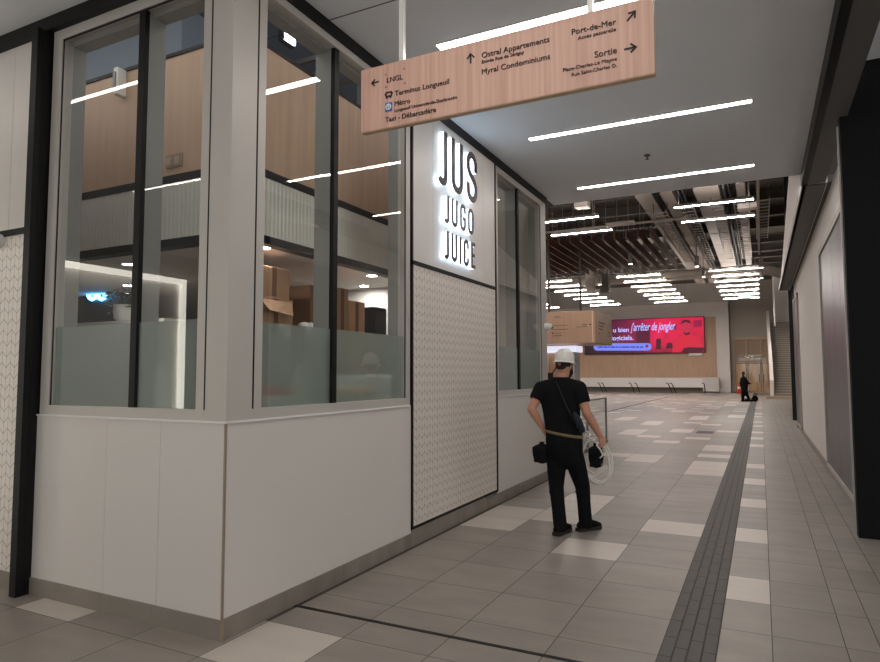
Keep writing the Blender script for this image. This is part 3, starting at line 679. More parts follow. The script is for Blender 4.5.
stext('Longueuil Université-de-Sherbrooke', (394.6, 111.9), (457, 98.6), ink_soft, 0.0)
stext('Taxi - Débarcadère', (385.3, 122.4), (436, 111.6))
stext('Ostral Appartements', (481.9, 57.4), (549.4, 42.5))
stext('Entrée Rue de Sérigny', (481.9, 63.3), (524, 54.0), ink_soft, 0.0)
stext('Myral Condominiums', (481.9, 74.0), (550, 59.4))
stext('Port-de-Mer', (571.7, 34.6), (616, 24.9))
stext('Accès passerelle', (578, 39.6), (616, 31.2), ink_soft, 0.0)
stext('Sortie', (594.5, 57.9), (616.9, 52.9))
stext('Place-Charles-Le Moyne', (563, 72), (616.9, 60.3), ink_soft, 0.0)
stext('Rue Saint-Charles O.', (571.7, 76.6), (616.9, 66.7), ink_soft, 0.0)
def arrow(u, v, size, ang):
    c = py(u, v, FY); R_ = Matrix.Rotation(math.radians(ang), 2); h = size / 2; m = MB()
    for st in ([(-h, 0), (h * .98, 0)], [(h * .1, h * .8), (h, 0), (h * .1, -h * .8)]):
        P = [R_ @ Vector(p) for p in st]
        ribbon_mesh(m, [(P, False)], size * .15, lambda p: (c.x + p[0], FY - .002, c.z + p[1]), lambda p: (c.x + p[0], FY + .002, c.z + p[1]))
    m.build('arrow', ink, ws)
arrow(375.3, 82.4, 0.055, 180); arrow(470.6, 58.6, 0.06, 90); arrow(631, 16.2, 0.062, 45); arrow(630, 48.2, 0.062, 0)
def plate(u, v, w, h, name, mat, y=FY, parent=ws, dz=0.0, dx=0.0, d=0.002):
    c = py(u, v, FY); m = MB(); m.box((c.x + dx - w / 2, y - d, c.z + dz - h / 2), (c.x + dx + w / 2, y + .002, c.z + dz + h / 2)); return m.build(name, mat, parent)
plate(388.6, 107, .052, .058, 'metro_icon', M('metro_blue', (30, 110, 190), .4, var=0))
c = py(388.6, 107, FY); m = MB(); whitep = M('white_print', (235, 238, 240), .4, var=0)
ribbon_mesh(m, [(arc(0, 0, .018, .018, 0, 342, 18), True), ([(0, .016), (0, -.016)], False), ([(-.016, .004), (.016, .004)], False)], .006, lambda p: (c.x + p[0], FY - .005, c.z + p[1]), lambda p: (c.x + p[0], FY - .002, c.z + p[1])); m.build('metro_emblem', whitep, ws)
c = py(388.7, 95.2, FY); m = MB()
for a_, b_ in (((-.024, -.012), (.024, -.002)), ((-.024, -.002), (-.017, .022)), ((.017, -.002), (.024, .022)), ((-.024, .016), (.024, .024)), ((-.019, -.022), (-.009, -.012)), ((.009, -.022), (.019, -.012)), ((-.030, .002), (-.026, .014)), ((.026, .002), (.030, .014))):
    m.box((c.x + a_[0], FY - .002, c.z + a_[1]), (c.x + b_[0], FY + .002, c.z + b_[1]))
m.build('bus_icon', ink, ws)
m = MB()
for u, v in ((385.7, 74.6), (404, 68.7), (385.7, 87), (404.6, 83.0)):
    c = py(u, v, FY); m.box((c.x - .008, FY, c.z - .001), (c.x + .008, FY + .002, c.z + .001)); m.box((c.x - .001, FY, c.z - .006), (c.x + .001, FY + .002, c.z + .006))
m.build('corner_marks', ink_soft, ws)

# ------------------------------------------------------------------ linear lights
def linlight(name, x0, x1, y, z, label, mat, group, hang=0.0, w=0.07):
    t = thing(name, label, 'light', ((x0 + x1) / 2, y, z), group)
    m = MB()
    if hang: m.box((x0, y - w / 2, z), (x1, y + w / 2, z + 0.09)); m.build('housing', lamp_body, t)
    else:
        m.box((x0 - .01, y - w / 2 - .01, z - 0.004), (x1 + .01, y - w / 2, z + .01)); m.box((x0 - .01, y + w / 2, z - .004), (x1 + .01, y + w / 2 + .01, z + .01)); m.box((x0 - .01, y - w / 2, z - .004), (x0, y + w / 2, z + .01)); m.box((x1, y - w / 2, z - .004), (x1 + .01, y + w / 2, z + .01)); m.build('housing', lamp_body, t)
    m = MB(); m.box((x0 + (.02 if hang else 0), y - w / 2 + (.004 if hang else 0), z - 0.006), (x1 - (.02 if hang else 0), y + w / 2 - (.004 if hang else 0), z - 0.0005)); m.build('diffuser', mat, t)
    if hang:
        m = MB(); m.box((x0 + .04, y - w / 2 + .015, z + .0905), (x1 - .04, y + w / 2 - .015, z + .093)); m.build('upward_fill_strip', hallfill, t)  # added glowing strip, throws fill light at the deck
        m = MB(); m.tube([(x0 + .15, y, z + .09), (x0 + .15, y, 9.3)], .006, 4); m.tube([(x1 - .15, y, z + .09), (x1 - .15, y, 9.3)], .006, 4); m.build('suspension_wire', rust, t)
    return t
lb = ['near slim linear light in the white ceiling, partly behind the wooden hanging sign', 'middle slim linear light in the white ceiling, just beyond the hanging sign', 'far slim linear light in the white ceiling, nearest its open end']
for i, y in enumerate((4.69, 7.08, 9.33)): linlight('linear_light', -2.355, 0.005, y, CZ, lb[i], lampwhite, 'passage ceiling lights', 0, .085 if i == 0 else .072)
lb2 = ['slim linear light in the ceiling just behind the viewpoint', 'slim linear ceiling light second row behind the viewpoint', 'slim linear ceiling light third row behind the viewpoint', 'slim linear ceiling light by the back wall']
for i, y in enumerate((2.3, -0.1, -2.5, -5.5)): linlight('linear_light', -2.355, 0.005, y, CZ, lb2[i], lampwhite, 'passage ceiling lights')
for i, (x, y) in enumerate(((-7.5, 2.0), (-8.4, -0.45), (-7.5, -3.0))): linlight('linear_light', x, x + 2.36, y, CZ, ['slim linear light in the side passage ceiling near the chevron wall', 'slim linear light in the middle of the side passage ceiling', 'slim linear light in the side passage ceiling farthest from the chevron wall'][i], lampside, 'passage ceiling lights', 0, .05)
YS = [36.3, 38.5, 40.85, 43.2, 45.65, 48.05, 50.6]; YN = [21.8, 24.05]
for nm, x1 in (('middle', -4.72), ('left', -9.63), ('outer left', -14.5)):  # unseen lamps added to brighten the right wall from the left
    for i, y in enumerate((12.6, 14.8)): linlight('linear_light', x1 - 2.45, x1 - .09, y, 7.0, '%s added fill light hung unseen behind the juice shop, %s column' % (ORD[i], nm), hallwhite, 'hall linear lights', 1.9, .125)
for nm, x1 in (('right', 0.08), ('middle', -4.72), ('left', -9.63), ('outer left', -14.5)):
    for i, y in enumerate(YN):
        if nm != 'outer left': linlight('linear_light', x1 - 2.45, x1 - .09, y, 7.0, '%s suspended linear light of the near pair, %s column of the hall' % (ORD[i], nm), hallwhite, 'hall linear lights', 1.9, .125)
    for i, y in enumerate(YS): linlight('linear_light', x1 - 2.36, x1, y, 7.0, '%s suspended linear light of the far %s column in the hall' % (ORD[i], nm), hallwhite, 'hall linear lights', 1.9, .125)

# ------------------------------------------------------------------ hall shell
b = MB(); b.box((-32, CEND, 9.3), (9, 60.2, 9.5)); struct(b, 'ceiling_hall', deck)
fw_ = MB(); YF = 58.0
fw_.box((-32, YF, 0), (-2.2, YF + .2, 7.6)); struct(fw_, 'wall_far', white_paint)
b = MB(); b.box((-32, YF - .05, 7.6), (-2.2, YF + .2, 9.3)); struct(b, 'wall_far_upper', grey_paint)
b = MB(); b.box((-32.1, CEND, 0), (-32, 60, 9.3)); struct(b, 'wall_hall_left', white_paint)
b = MB(); b.box((9, 23, 0), (9.1, 60, 9.3)); struct(b, 'wall_hall_right', white_paint)
b = MB(); b.box((-32, CEND, 0), (-12, CEND + .1, 9.3)); struct(b, 'wall_hall_near', white_paint)
b = MB(); b.box((-2.2, YF + .6, 4.6), (9, YF + .8, 9.3)); b.box((1.1, YF + .6, 0), (9, YF + .8, 4.6)); b.box((-2.2, YF + .6, 0), (-2.0, YF + .8, 4.6)); b.box((-2.25, YF, 0), (-2.2, YF + .8, 9.3)); struct(b, 'wall_far_recess', M('taupe_paint', (172, 164, 155), .7, var=.02))
b = MB(); b.box((-15.5, YF - .06, 1.25), (-3.25, YF, 6.35)); struct(b, 'wall_far_panelling', beige_wall)
b = MB(); b.box((-16, YF - 1.0, 0.45), (-4.32, YF - .07, 1.25)); struct(b, 'wall_ledge', white_paint)
b = MB(); b.box((-16, YF - .6, 0.0), (-4.32, YF - .07, 0.45)); struct(b, 'wall_ledge_recess', M('recess_shade_grey', (120, 112, 104), .7))  # shade under the ledge is put into this darker grey
b = MB(); b.box((-4.3, YF - 1.1, 0.12), (-3.1, YF - .07, 1.28)); tag(b.build('service_cabinet', white_panel, bevel=.02), 'white box cabinet at the right end of the long white ledge', 'cabinet')
# door
d = sempty('door_1', (-.5, YF + .5, 0)); dx0, dx1 = -2.0, 1.1
alu_w = M('door_frame_beige', (190, 168, 146), .5, .1)
f = MB()
for a_ in (dx0, -1.05, 0.02, dx1 - .1): f.box((a_, YF + .45, 0), (a_ + .1, YF + .57, 4.5))
f.box((dx0, YF + .45, 4.4), (dx1, YF + .57, 4.6)); f.box((dx0, YF + .45, 2.45), (dx1, YF + .57, 2.58)); f.box((dx0, YF + .45, 0), (dx1, YF + .57, .1)); f.build('door_frame', alu_w, d)
for a_, c_ in ((-1.9, -1.05), (-.95, .02), (.12, 1.0)):
    p = MB(); p.box((a_ + .05, YF + .53, .12), (c_ - .05, YF + .55, 2.4)); p.build('plywood_board', ply, d)
    p = MB(); p.quad((a_, YF + .5, .1), (c_, YF + .5, .1), (c_, YF + .5, 4.4), (a_, YF + .5, 4.4)); p.build('pane', glass, d)
    p = MB(); p.box((a_, YF + .58, 2.6), (c_, YF + .59, 4.4)); p.build('transom_board', M('tan_board', (186, 160, 136), .6), d)
for a_ in (-.12, .2):
    p = MB(); p.tube([(a_, YF + .42, .9), (a_, YF + .42, 1.5)], .03, 6); p.build('door_handle', steelm, d)
p = MB(); p.box((-.9, YF + .40, 3.0), (.1, YF + .44, 3.12)); p.build('closer_rail', white_gloss, d)
b = MB(); b.box((-2.0, YF + .8, 0), (1.1, YF + .95, 4.6)); struct(b, 'wall_door_back', M('dim_tan', (150, 126, 104), .7))
# orange cone
c = pz(737.5, 394.5, 0); c = Vector((-1.62, 57.0, 0))
t = thing('traffic_cone', 'orange traffic cone on the floor by the far boarded doors', 'cone', c)
m = MB(); m.box((c.x - .24, c.y - .24, 0), (c.x + .24, c.y + .24, .05)); m.build('base', orange_m, t)
m = MB(); m.lathe([(.18, .05), (.12, .4), (.04, .85), (.03, .86)], c, 16); m.build('cone_body', orange_m, t, smooth=True)
m = MB(); m.lathe([(.137, .35), (.10, .55)], c, 16, cap=False); m.build('reflective_band', white_gloss, t)

# staircase
st = thing('staircase', 'wide grey staircase rising away beside a white parapet at the far right', 'staircase', (1.7, 46, 0))
tread_m = M('stair_tread', (186, 178, 166), .6); riser_m = M('stair_riser', (146, 140, 130), .7)
SY0 = 46.5; nst = 32; rise, run = .17, .28
m = MB(); m.box((.25, SY0 - .9, 0), (3.4, SY0 + .6, .16)); m.build('plinth', M('beige_stone', (176, 158, 138), .6), st)
y = SY0
for i in range(nst):
    z = .16 + rise * i
    dep = run if i != 15 else 1.4
    m = MB(); m.cur = 0; m.box((.72, y, z + rise - .045), (3.4, y + dep + .02, z + rise)); m.cur = 1; m.box((.74, y + .03, max(0, z - 1.2)), (3.4, y + dep, z + rise - .045))
    m.build('step', [tread_m, riser_m], st)
    y += dep
ytop, ztop = y, .16 + rise * nst
m = MB(); m.prism([(SY0 - .1, 0.1), (SY0 - .1, 1.15), (SY0 + run * 15, .16 + rise * 16 + .95), (SY0 + run * 15 + 1.4, .16 + rise * 16 + .95), (ytop, ztop + .95), (ytop, ztop - .4), (SY0 + run * 15 + 1.4, rise * 15 - .2), (SY0 + run * 15, rise * 15 - .2), (SY0 + .6, 0)],
                  lambda p: (.52, p[0], p[1]), lambda p: (.72, p[0], p[1])); m.build('parapet', white_paint, st)
m = MB(); m.tube([(1.0, SY0, 1.1), (1.0, SY0 + run * 15, 1.1 + rise * 15), (1.0, SY0 + run * 15 + 1.4, 1.1 + rise * 16), (1.0, ytop, ztop + .9)], .03, 6); m.build('handrail', steelm, st)
b = MB(); b.box((.72, ytop, 0), (9, YF + .6, ztop)); struct(b, 'wall_stair_landing', grey_paint)
b = MB(); b.box((1.05, YF - .8, ztop), (9, YF - .7, 9.3)); struct(b, 'wall_stair_upper', white_paint)
b = MB(); b.box((.95, 51.5, 5.0), (1.05, 52.0, 9.3)); struct(b, 'wall_stair_edge', white_paint)

# LED advertising screen
SYF = YF - .3
led = thing('led_screen', 'wide pink and red advertising screen glowing on the beige far wall', 'screen', (-9.2, SYF, 3.4))
lx0, lx1, lz0, lz1 = -14.17, -4.16, 3.41, 6.36
m = MB(); m.box((lx0 - .05, SYF, lz0 - .06), (lx1 + .05, SYF + .23, lz1 + .05)); m.build('housing', black_metal, led)
k = NT('screen_image'); p_, x_ = k.pos()
gx = k.n('ShaderNodeMapRange', {0: x_[0], 1: lx0, 2: lx1}).outputs[0]
cr = k.n('ShaderNodeValToRGB'); el = cr.color_ramp.elements
el[0].position = 0; el[0].color = lin((34, 14, 30)); el[1].position = 1; el[1].color = lin((205, 22, 62))
for ps, cc in ((.3, (96, 22, 56)), (.5, (150, 18, 72)), (.62, (226, 18, 78))): e_ = el.new(ps); e_.color = lin(cc)
k.t.links.new(gx, cr.inputs[0])
vo = k.n('ShaderNodeTexVoronoi', {'Scale': 1.1}, feature='F1', distance='CHEBYCHEV'); k.t.links.new(p_, vo.inputs['Vector'])
gz = k.n('ShaderNodeMapRange', {0: x_[2], 1: lz0, 2: lz0 + 1.2, 3: .35, 4: 1.0}).outputs[0]
fac = k.math('MULTIPLY', k.n('ShaderNodeMapRange', {0: vo.outputs['Distance'], 1: .1, 2: .6, 3: .75, 4: 1.15}).outputs[0], gz)
col = k.mix(k.math('SUBTRACT', 1.0, k.math('MINIMUM', fac, 1.0)), cr.outputs[0], lin((20, 6, 18)))
k.put(k.b.inputs['Emission Color'], col); k.b.inputs['Emission Strength'].default_value = 0.5; k.b.inputs['Base Color'].default_value = (.01, .01, .01, 1)
m = MB(); m.box((lx0, SYF - .01, lz0), (lx1, SYF, lz1)); m.build('display_panel', k.m, led)
sw = EK('screen_white', lin((190, 185, 255)), 0.552); spill = EK('screen_pill_blue', lin((122, 138, 250)), 0.46); sred = EK('screen_red', lin((214, 26, 58)), 0.46); sdark = EK('screen_maroon', lin((70, 8, 34)), 0.46); sdot = EK('screen_crimson', lin((150, 0, 60)), 0.46); spink = EK('screen_pink', lin((200, 40, 76)), 0.46)
IY = SYF - .02
def ltext(t_, l, r, mat, shear=0, bold=.02, height=None):
    a = py(l[0], l[1], IY); c = py(r[0], r[1], IY); text_obj(t_, 'screen_text', mat, led, (a.x, IY, (a.z + c.z) / 2), c.x - a.x, shear=shear, bold=bold, height=height)
ltext('u bien', (613.3, 332.5), (628.8, 331.5), sw)
ltext("j'arrêter de jongler", (630.5, 332), (675.5, 328.5), sw, .35, .01, 1.0)
ltext('logiciels.', (611.5, 340.6), (633.5, 339.6), sw)
def flat(name, pts, mat, y=IY, d=.008):
    P = [py(u, v, y) for u, v in pts]; m = MB(); m.prism(P, lambda p: (p.x, y, p.z), lambda p: (p.x, y - d, p.z)); return m.build(name, mat, led)
def roundrect(u0, v0, u1, v1, n=6):
    r = (v1 - v0) / 2; o = []
    for i in range(n + 1): a = math.radians(90 - 180 * i / n); o.append((u1 - r + r * math.cos(a), (v0 + v1) / 2 - r * math.sin(a)))
    for i in range(n + 1): a = math.radians(270 - 180 * i / n); o.append((u0 + r + r * math.cos(a), (v0 + v1) / 2 - r * math.sin(a)))
    return o
flat('screen_shape', roundrect(593.5, 343.2, 651.6, 350.6), spill)
flat('screen_shape', roundrect(645.3, 344.6, 648.4, 347.6), sdot, IY - .01)
m = MB()                                              # the small illegible line inside the pill
u_ = 598
for i, wd in enumerate((5, 3.5, 1.5, 4, 2, 1.5, 8, 5, 2.5, 3)):
    a = py(u_, 347.9, IY - .012); c = py(u_ + wd, 346.3, IY - .012); m.box((a.x, IY - .014, a.z), (c.x, IY - .01, c.z)); u_ += wd + 1
m.build('screen_text', EK('screen_blue_text', lin((60, 60, 170)), 0.46), led)
flat('screen_shape', [(672, 352.6), (673, 345), (677, 339), (683, 335.5), (688, 335), (694, 336.5), (700, 340), (703.6, 346), (703.8, 352.2)], sred)
flat('screen_shape', [(686 + 5.2 * math.cos(a * PI / 8), 327.5 + 7 * math.sin(a * PI / 8)) for a in range(16)], spink, IY - .01)
flat('screen_shape', [(681, 325), (681.5, 321.5), (685, 319.5), (689.5, 320.2), (691.3, 324), (690, 323.3), (686, 322.2), (682.3, 323.2)], sdark, IY - .014)
flat('screen_shape', [(683.2, 331.5), (686, 333.2), (690, 331.8), (689.8, 334.3), (686.5, 335.4), (683.8, 334)], sdark, IY - .014)
flat('screen_shape', [(681, 352.4), (684, 348), (690, 347), (697, 347.5), (703.6, 347.2), (703.7, 352)], sdark, IY - .012)
flat('screen_shape', [(656, 349.5), (656.2, 339), (661, 338.6), (661.2, 349.3)], sdark)
flat('screen_shape', [(666, 348.5), (667, 343), (672, 342.6), (673, 348.3)], sdark)
flat('screen_shape', [(636, 325.5), (636, 347), (650, 346.5), (650, 324.8)], EK('screen_wine', lin((84, 14, 48)), 0.46), IY + .008, .003)
flat('screen_shape', [(669, 324), (677.5, 322.8), (677.5, 330), (669, 331)], spink, IY + .008, .003)
flat('screen_shape', [(670, 325), (676.5, 324), (676.5, 329.2), (670, 330)], sdot, IY + .004, .003)
flat('screen_shape', [(692.5, 319.5), (703.4, 318.2), (703.4, 327.5), (692.5, 328.4)], spink, IY + .008, .003)
flat('screen_shape', [(693.6, 320.6), (702.2, 319.6), (702.2, 326.4), (693.6, 327.2)], sdot, IY + .004, .003)
b = MB(); b.box((-5.4, YF - .3, 3.12), (-4.35, YF - .06, 3.32)); tag(b.build('speaker_bar', white_gloss), 'small pale bar fixed below the right end of the advertising screen', 'bar')
# slanted rails leaning along the ledge
lbs = ['leftmost pair of slanted black bars against the far white ledge', 'second pair of slanted black bars against the far white ledge', 'third pair of slanted black bars, below the advertising screen right half', 'rightmost slanted black bar by the white cabinet']
for i, us in enumerate(((598.6, 602.2), (630, 635.6), (667.5, 671.2), (703.6,))):
    t = thing('leaning_rail', lbs[i], 'rail', (py(us[0], 394, YF - 1.9).x, YF - 1.9, 0), 'slanted rails by the ledge')
    for u in us:
        a = py(u, 384.5 if i != 3 else 385, YF - 1.9); dxr = .38 if i != 3 else .12
        m = MB(); m.tube([(a.x + dxr, YF - 2.0, 0), (a.x + .06, YF - 1.9, .75), (a.x - .03, YF - 1.85, .82), (a.x - .12, YF - 1.85, .8)], .035, 6); m.build('bar', black_metal, t)

# ------------------------------------------------------------------ info kiosk with wood-look cube over it
KY = 26.0
kx = py(595, 325, KY).x; kz0, kz1 = 2.87, 4.2
ks = thing('info_kiosk', 'beige wood-look cube with small directions above a grey glazed kiosk', 'kiosk', (-7.2, KY + 1.5, 0))
m = MB(); m.box((-8.8, KY, kz0), (kx, KY + 3.3, kz1)); m.build('cube_panel', [wood('kiosk_wood', (166, 134, 112), (176, 144, 122), 0, 10)], ks, bevel=.02)
m = MB(); m.box((kx - .12, KY - .008, kz0 + .02), (kx - .08, KY, kz1 - .02)); m.build('edge_strip', M('light_beige', (214, 184, 160), .5), ks)
m = MB(); m.box((-8.7, KY + .3, 2.52), (-6.85, KY + 1.4, 2.78)); m.build('lit_header', EM('header_glow', (.78, .80, 1.0), .36), ks)
m = MB(); m.box((-8.6, KY + .4, 0), (-8.3, KY + 1.3, 2.52)); m.build('side_wall', white_paint, ks)
m = MB(); m.box((-7.75, KY + .4, 0.0), (-6.95, KY + 1.3, 2.52)); m.build('body', M('kiosk_grey', (150, 148, 148), .35), ks)
m = MB(); m.box((-8.3, KY + 1.2, 0), (-7.75, KY + 1.25, 2.5)); m.build('back_board', ply, ks)
m = MB(); m.box((-7.2, KY + 2.4, kz1), (-7.12, KY + 2.48, 9.3)); m.box((-8.12, KY + .6, kz1), (-8.04, KY + .7, 9.3)); m.build('hanging_rod', rust, ks)
def ktext(t_, l, r):
    a = py(l[0], l[1], KY - .01); c = py(r[0], r[1], KY - .01); text_obj(t_, 'lettering', ink_soft, ks, (a.x, KY - .01, (a.z + c.z) / 2), c.x - a.x)
ktext('LNGL', (554, 318.3), (561, 317.8))
m = MB()
for u0, v0, u1, v1 in ((552.2, 325, 568, 326), (552.2, 328.9, 568, 329.9), (552.2, 332.5, 554, 334), (555, 332.8, 562, 333.5), (552.2, 335.3, 562, 336.2), (552.2, 337, 560, 337.4), (582, 324.2, 587, 325), (576.5, 326.4, 587, 327.3), (589.4, 323.8, 591, 325.2)):
    a = py(u0, v1, KY - .01); c = py(u1, v0, KY - .01); m.box((a.x, KY - .012, a.z), (c.x, KY - .005, c.z))
m.build('direction_lines', ink_soft, ks)
m = MB()
for u0, v0, u1, v1 in ((599, 323, 606.5, 324), (599, 326, 605, 327), (599, 328.6, 603.5, 330), (599, 332.5, 600.4, 334.6), (604.2, 317.2, 605.5, 318.6), (609.3, 324, 610.4, 326.5), (608.6, 332, 610.6, 334), (608.6, 336, 611, 336.8)):
    a = px(u0, v1, kx + .01); c = px(u1, v0, kx + .01); m.box((kx + .001, a.y, a.z + (c.z - a.z) * .3), (kx + .006, a.y + (c.y - a.y) * .8, c.z - (c.z - a.z) * .3))
m.build('direction_lines', ink_soft, ks)

# glass guard rail past the shop corner
gr = thing('glass_guardrail', 'clear glass guard rail with slim grey frame beyond the shop corner', 'guard rail', (-3.3, 12.5, 0))
for a_, c_ in ((9.75, 11.6), (11.62, 13.5), (13.52, 15.3)):
    m = MB(); m.quad((-3.3, a_, .06), (-3.3, c_, .06), (-3.3, c_, 1.02), (-3.3, a_, 1.02)); m.build('pane', glass_rail, gr)
m = MB(); m.box((-3.32, 9.75, 1.02), (-3.28, 15.34, 1.05)); m.build('top_rail', alu_dark, gr)
for y in (9.77, 13.51, 15.32):
    m = MB(); m.box((-3.32, y - .02, 0), (-3.28, y + .02, 1.02)); m.build('post', alu_dark, gr)
m = MB(); m.box((-3.33, 9.75, 0), (-3.27, 15.34, .06)); m.build('shoe', alu_dark, gr)

# ------------------------------------------------------------------ hall services overhead
dd = [(-4.05, -3.45, 8.3, 'first long flat galvanised duct from the left over the hall'), (-3.15, -2.72, 8.3, 'second long galvanised duct, narrow one in the middle'), (-2.0, -1.15, 8.3, 'third and widest long galvanised duct over the hall'), (-.6, -.3, 8.4, 'fourth and slimmest long duct, nearest the right bulkhead')]
for x0, x1, z, lb_ in dd:
    t = thing('air_duct', lb_, 'duct', ((x0 + x1) / 2, 34, z), 'long ducts in the hall ceiling')
    y = 12.0
    while y < 49:
        m = MB(); m.box((x0, y, z), (x1, y + 2.95, z + .5)); m.build('duct_section', duct, t)
        m = MB(); m.box((x0 - .02, y + 2.95, z - .015), (x1 + .02, y + 3.0, z + .52)); m.build('flange', alu_dark, t); y += 3.0
t = thing('round_duct', 'thick round pipe crossing above the open hall end near the bulkhead', 'duct', (-.4, 18, 7.9))
m = MB(); m.tube([(1.59, 14.2, 8.0), (.65, 14.2, 8.0), (.37, 14.3, 8.0), (.3, 14.6, 8.0), (.3, 19.2, 8.0)], .19, 16); m.build('pipe', duct, t, smooth=True)
for i, (y, z, r) in enumerate(((19.5, 8.1, .12), (22.2, 8.2, .16))):
    m = MB(); m.tube([(-.6, y, z), (1.59, y, z)], r, 12); tag(m.build('cross_pipe', duct, smooth=True), ['thin grey pipe across to the right bulkhead, nearer one', 'thicker grey pipe across to the right bulkhead, farther one'][i], 'pipe')
# roof beams across
for i, y in enumerate((13.5, 16.5, 19.6, 22.6, 26.6, 29.5, 32.5, 35.2, 39.2, 42.0, 44.2, 46.6, 49.2, 52.5)):
    m = MB(); xe = 1.6 if y < 25 else 8.9; m.box((-31.9, y + .12, 8.88), (xe, y + .16, 9.26)); m.box((-31.9, y, 8.84), (xe, y + .28, 8.88)); m.box((-31.9, y, 9.26), (xe, y + .28, 9.3))
    tag(m.build('roof_beam', rust), '%s dark steel roof beam across the hall, counted from the passage' % ORD[i], 'beam', 'hall roof beams')
# long pipes and conduits along
for i, (x, z, r) in enumerate(((-3.3, 8.15, .05), (-2.45, 8.1, .06), (-2.3, 8.1, .04), (-.95, 8.05, .06), (-.8, 8.1, .04))):
    m = MB(); m.tube([(x, 12, z), (x, 50, z)], r, 8); tag(m.build('conduit_pipe', black_metal if i < 5 else duct, smooth=True), '%s thin pipe running lengthwise under the hall deck, from the left' % ORD[i], 'pipe', 'lengthwise hall pipes')
# ladder cable trays
for i, (x0, x1, z, h0, h1, ye) in enumerate(((-3.6, -3.05, 7.8, 8.29, 8.29, 38), (-2.6, -2.07, 7.85, 9.3, 9.3, 38), (-1.5, -1.05, 7.8, 8.29, 9.3, 38), (-.7, -.22, 7.8, 9.3, 9.3, 38), (.02, .5, 7.85, 9.3, 9.3, 33))):
    t = thing('cable_tray', '%s lattice cable tray hung lengthwise over the hall, from the left' % ORD[i], 'cable tray', ((x0 + x1) / 2, 31, z), 'hall cable trays')
    for xa, xb, hh_ in ((x0, x0 + .03, h0), (x1 - .03, x1, h1)):
        MB().box((xa, 25.5, z), (xb, ye, z + .08)).build('side_rail', duct, t)
        y = 26
        while y < ye: MB().tube([((xa + xb) / 2, y, z + .08), ((xa + xb) / 2, y, hh_)], .012, 4).build('hanger_rod', rust, t); y += 3.0
    y = 25.6
    while y < ye: MB().box((x0 + .03, y, z), (x1 - .03, y + .05, z + .03)).build('rung', duct, t); y += .55
# wooden baffles, one by one
bx = -13.6; bi = 0
while bi < 22:
    t = tag(MB().box((bx, 26.4, 7.15), (bx + .05, 35.6, 7.5)).build('wooden_baffle', brown_wood), '%s hanging brown wooden baffle over the hall, counted from the left' % ORD[bi], 'baffle', 'wooden ceiling baffles')
    m = MB()
    for y in (27, 31, 35): m.tube([(bx + .03, y, 7.5), (bx + .03, y, 8.29 if -4.15 < bx < -2.6 else 9.3)], .012, 4)
    m.build('suspension_wire', duct, t)
    bx += .465; bi += 1
b = MB(); b.tube([(-13.8, 26.1, 7.62), (-2.2, 26.1, 7.62)], .05, 8); b.tube([(-12, 26.1, 7.62), (-12, 26.1, 9.29)], .015, 5); b.tube([(-6, 26.1, 7.62), (-6, 26.1, 9.29)], .015, 5); tag(b.build('sprinkler_pipe', duct, smooth=True), 'thin pipe along the near ends of the wooden baffles', 'pipe')
b = MB(); b.tube([(-16, 40.5, 7.5), (.5, 40.5, 7.5), (1.4, 40.9, 7.2), (2.2, 40.5, 7.5), (6, 40.5, 7.5)], .3, 14); tag(b.build('cross_duct', duct, smooth=True), 'big round duct crossing the hall beyond the baffles', 'duct')
for i, (x, y0, y1) in enumerate(((-9.4, 38.6, 39.1), (-8.5, 38.55, 39.1))):
    m = MB(); m.box((x, y0, 6.5), (x + .5, y1, 8.6)); tag(m.build('ceiling_drop', [duct, deck][i]), ['grey vertical duct drop among the left lights', 'dark vertical duct drop among the left lights'][i], 'duct')
for i, u in enumerate((582, 613)):
    c_ = py(u, 205, 23.5)
    t = thing('wifi_antenna', ['small white boxed unit hung above the left near light', 'flat white panel hung between the left near lights'][i], 'ceiling unit', (c_.x, 23.5, c_.z))
    m = MB(); m.box((c_.x - .25, 23.3, c_.z - (.1 if i == 0 else .75)), (c_.x + .25 + .5 * i, 23.8, c_.z + (.12 if i == 0 else -.68))); m.build('body', lamp_body, t)
    m = MB(); m.tube([(c_.x, 23.5, c_.z), (c_.x, 23.5, 9.3)], .02, 6); m.build('hanger', rust, t)
c_ = py(743, 208, 25.2)
t = thing('ceiling_panel_unit', 'pale flat unit with a bracket hung between the right near lights', 'ceiling unit', (c_.x, 25.2, c_.z))
m = MB(); m.box((c_.x - .18, 25.0, c_.z - .06), (c_.x + .5, 25.4, c_.z + .12)); m.build('body', lamp_body, t)
m = MB(); m.tube([(c_.x + .2, 25.2, c_.z + .12), (c_.x + .2, 25.2, 9.3)], .03, 6); m.build('hanger', rust, t)
b = MB(); b.box((.06, 20.0, 7.2), (.14, 20.08, 9.3)); b.box((.06, 20.0, 7.1), (.14, 33, 7.2)); tag(b.build('lighting_rail', duct), 'pale steel drop rail at the right end of the near lights', 'rail')
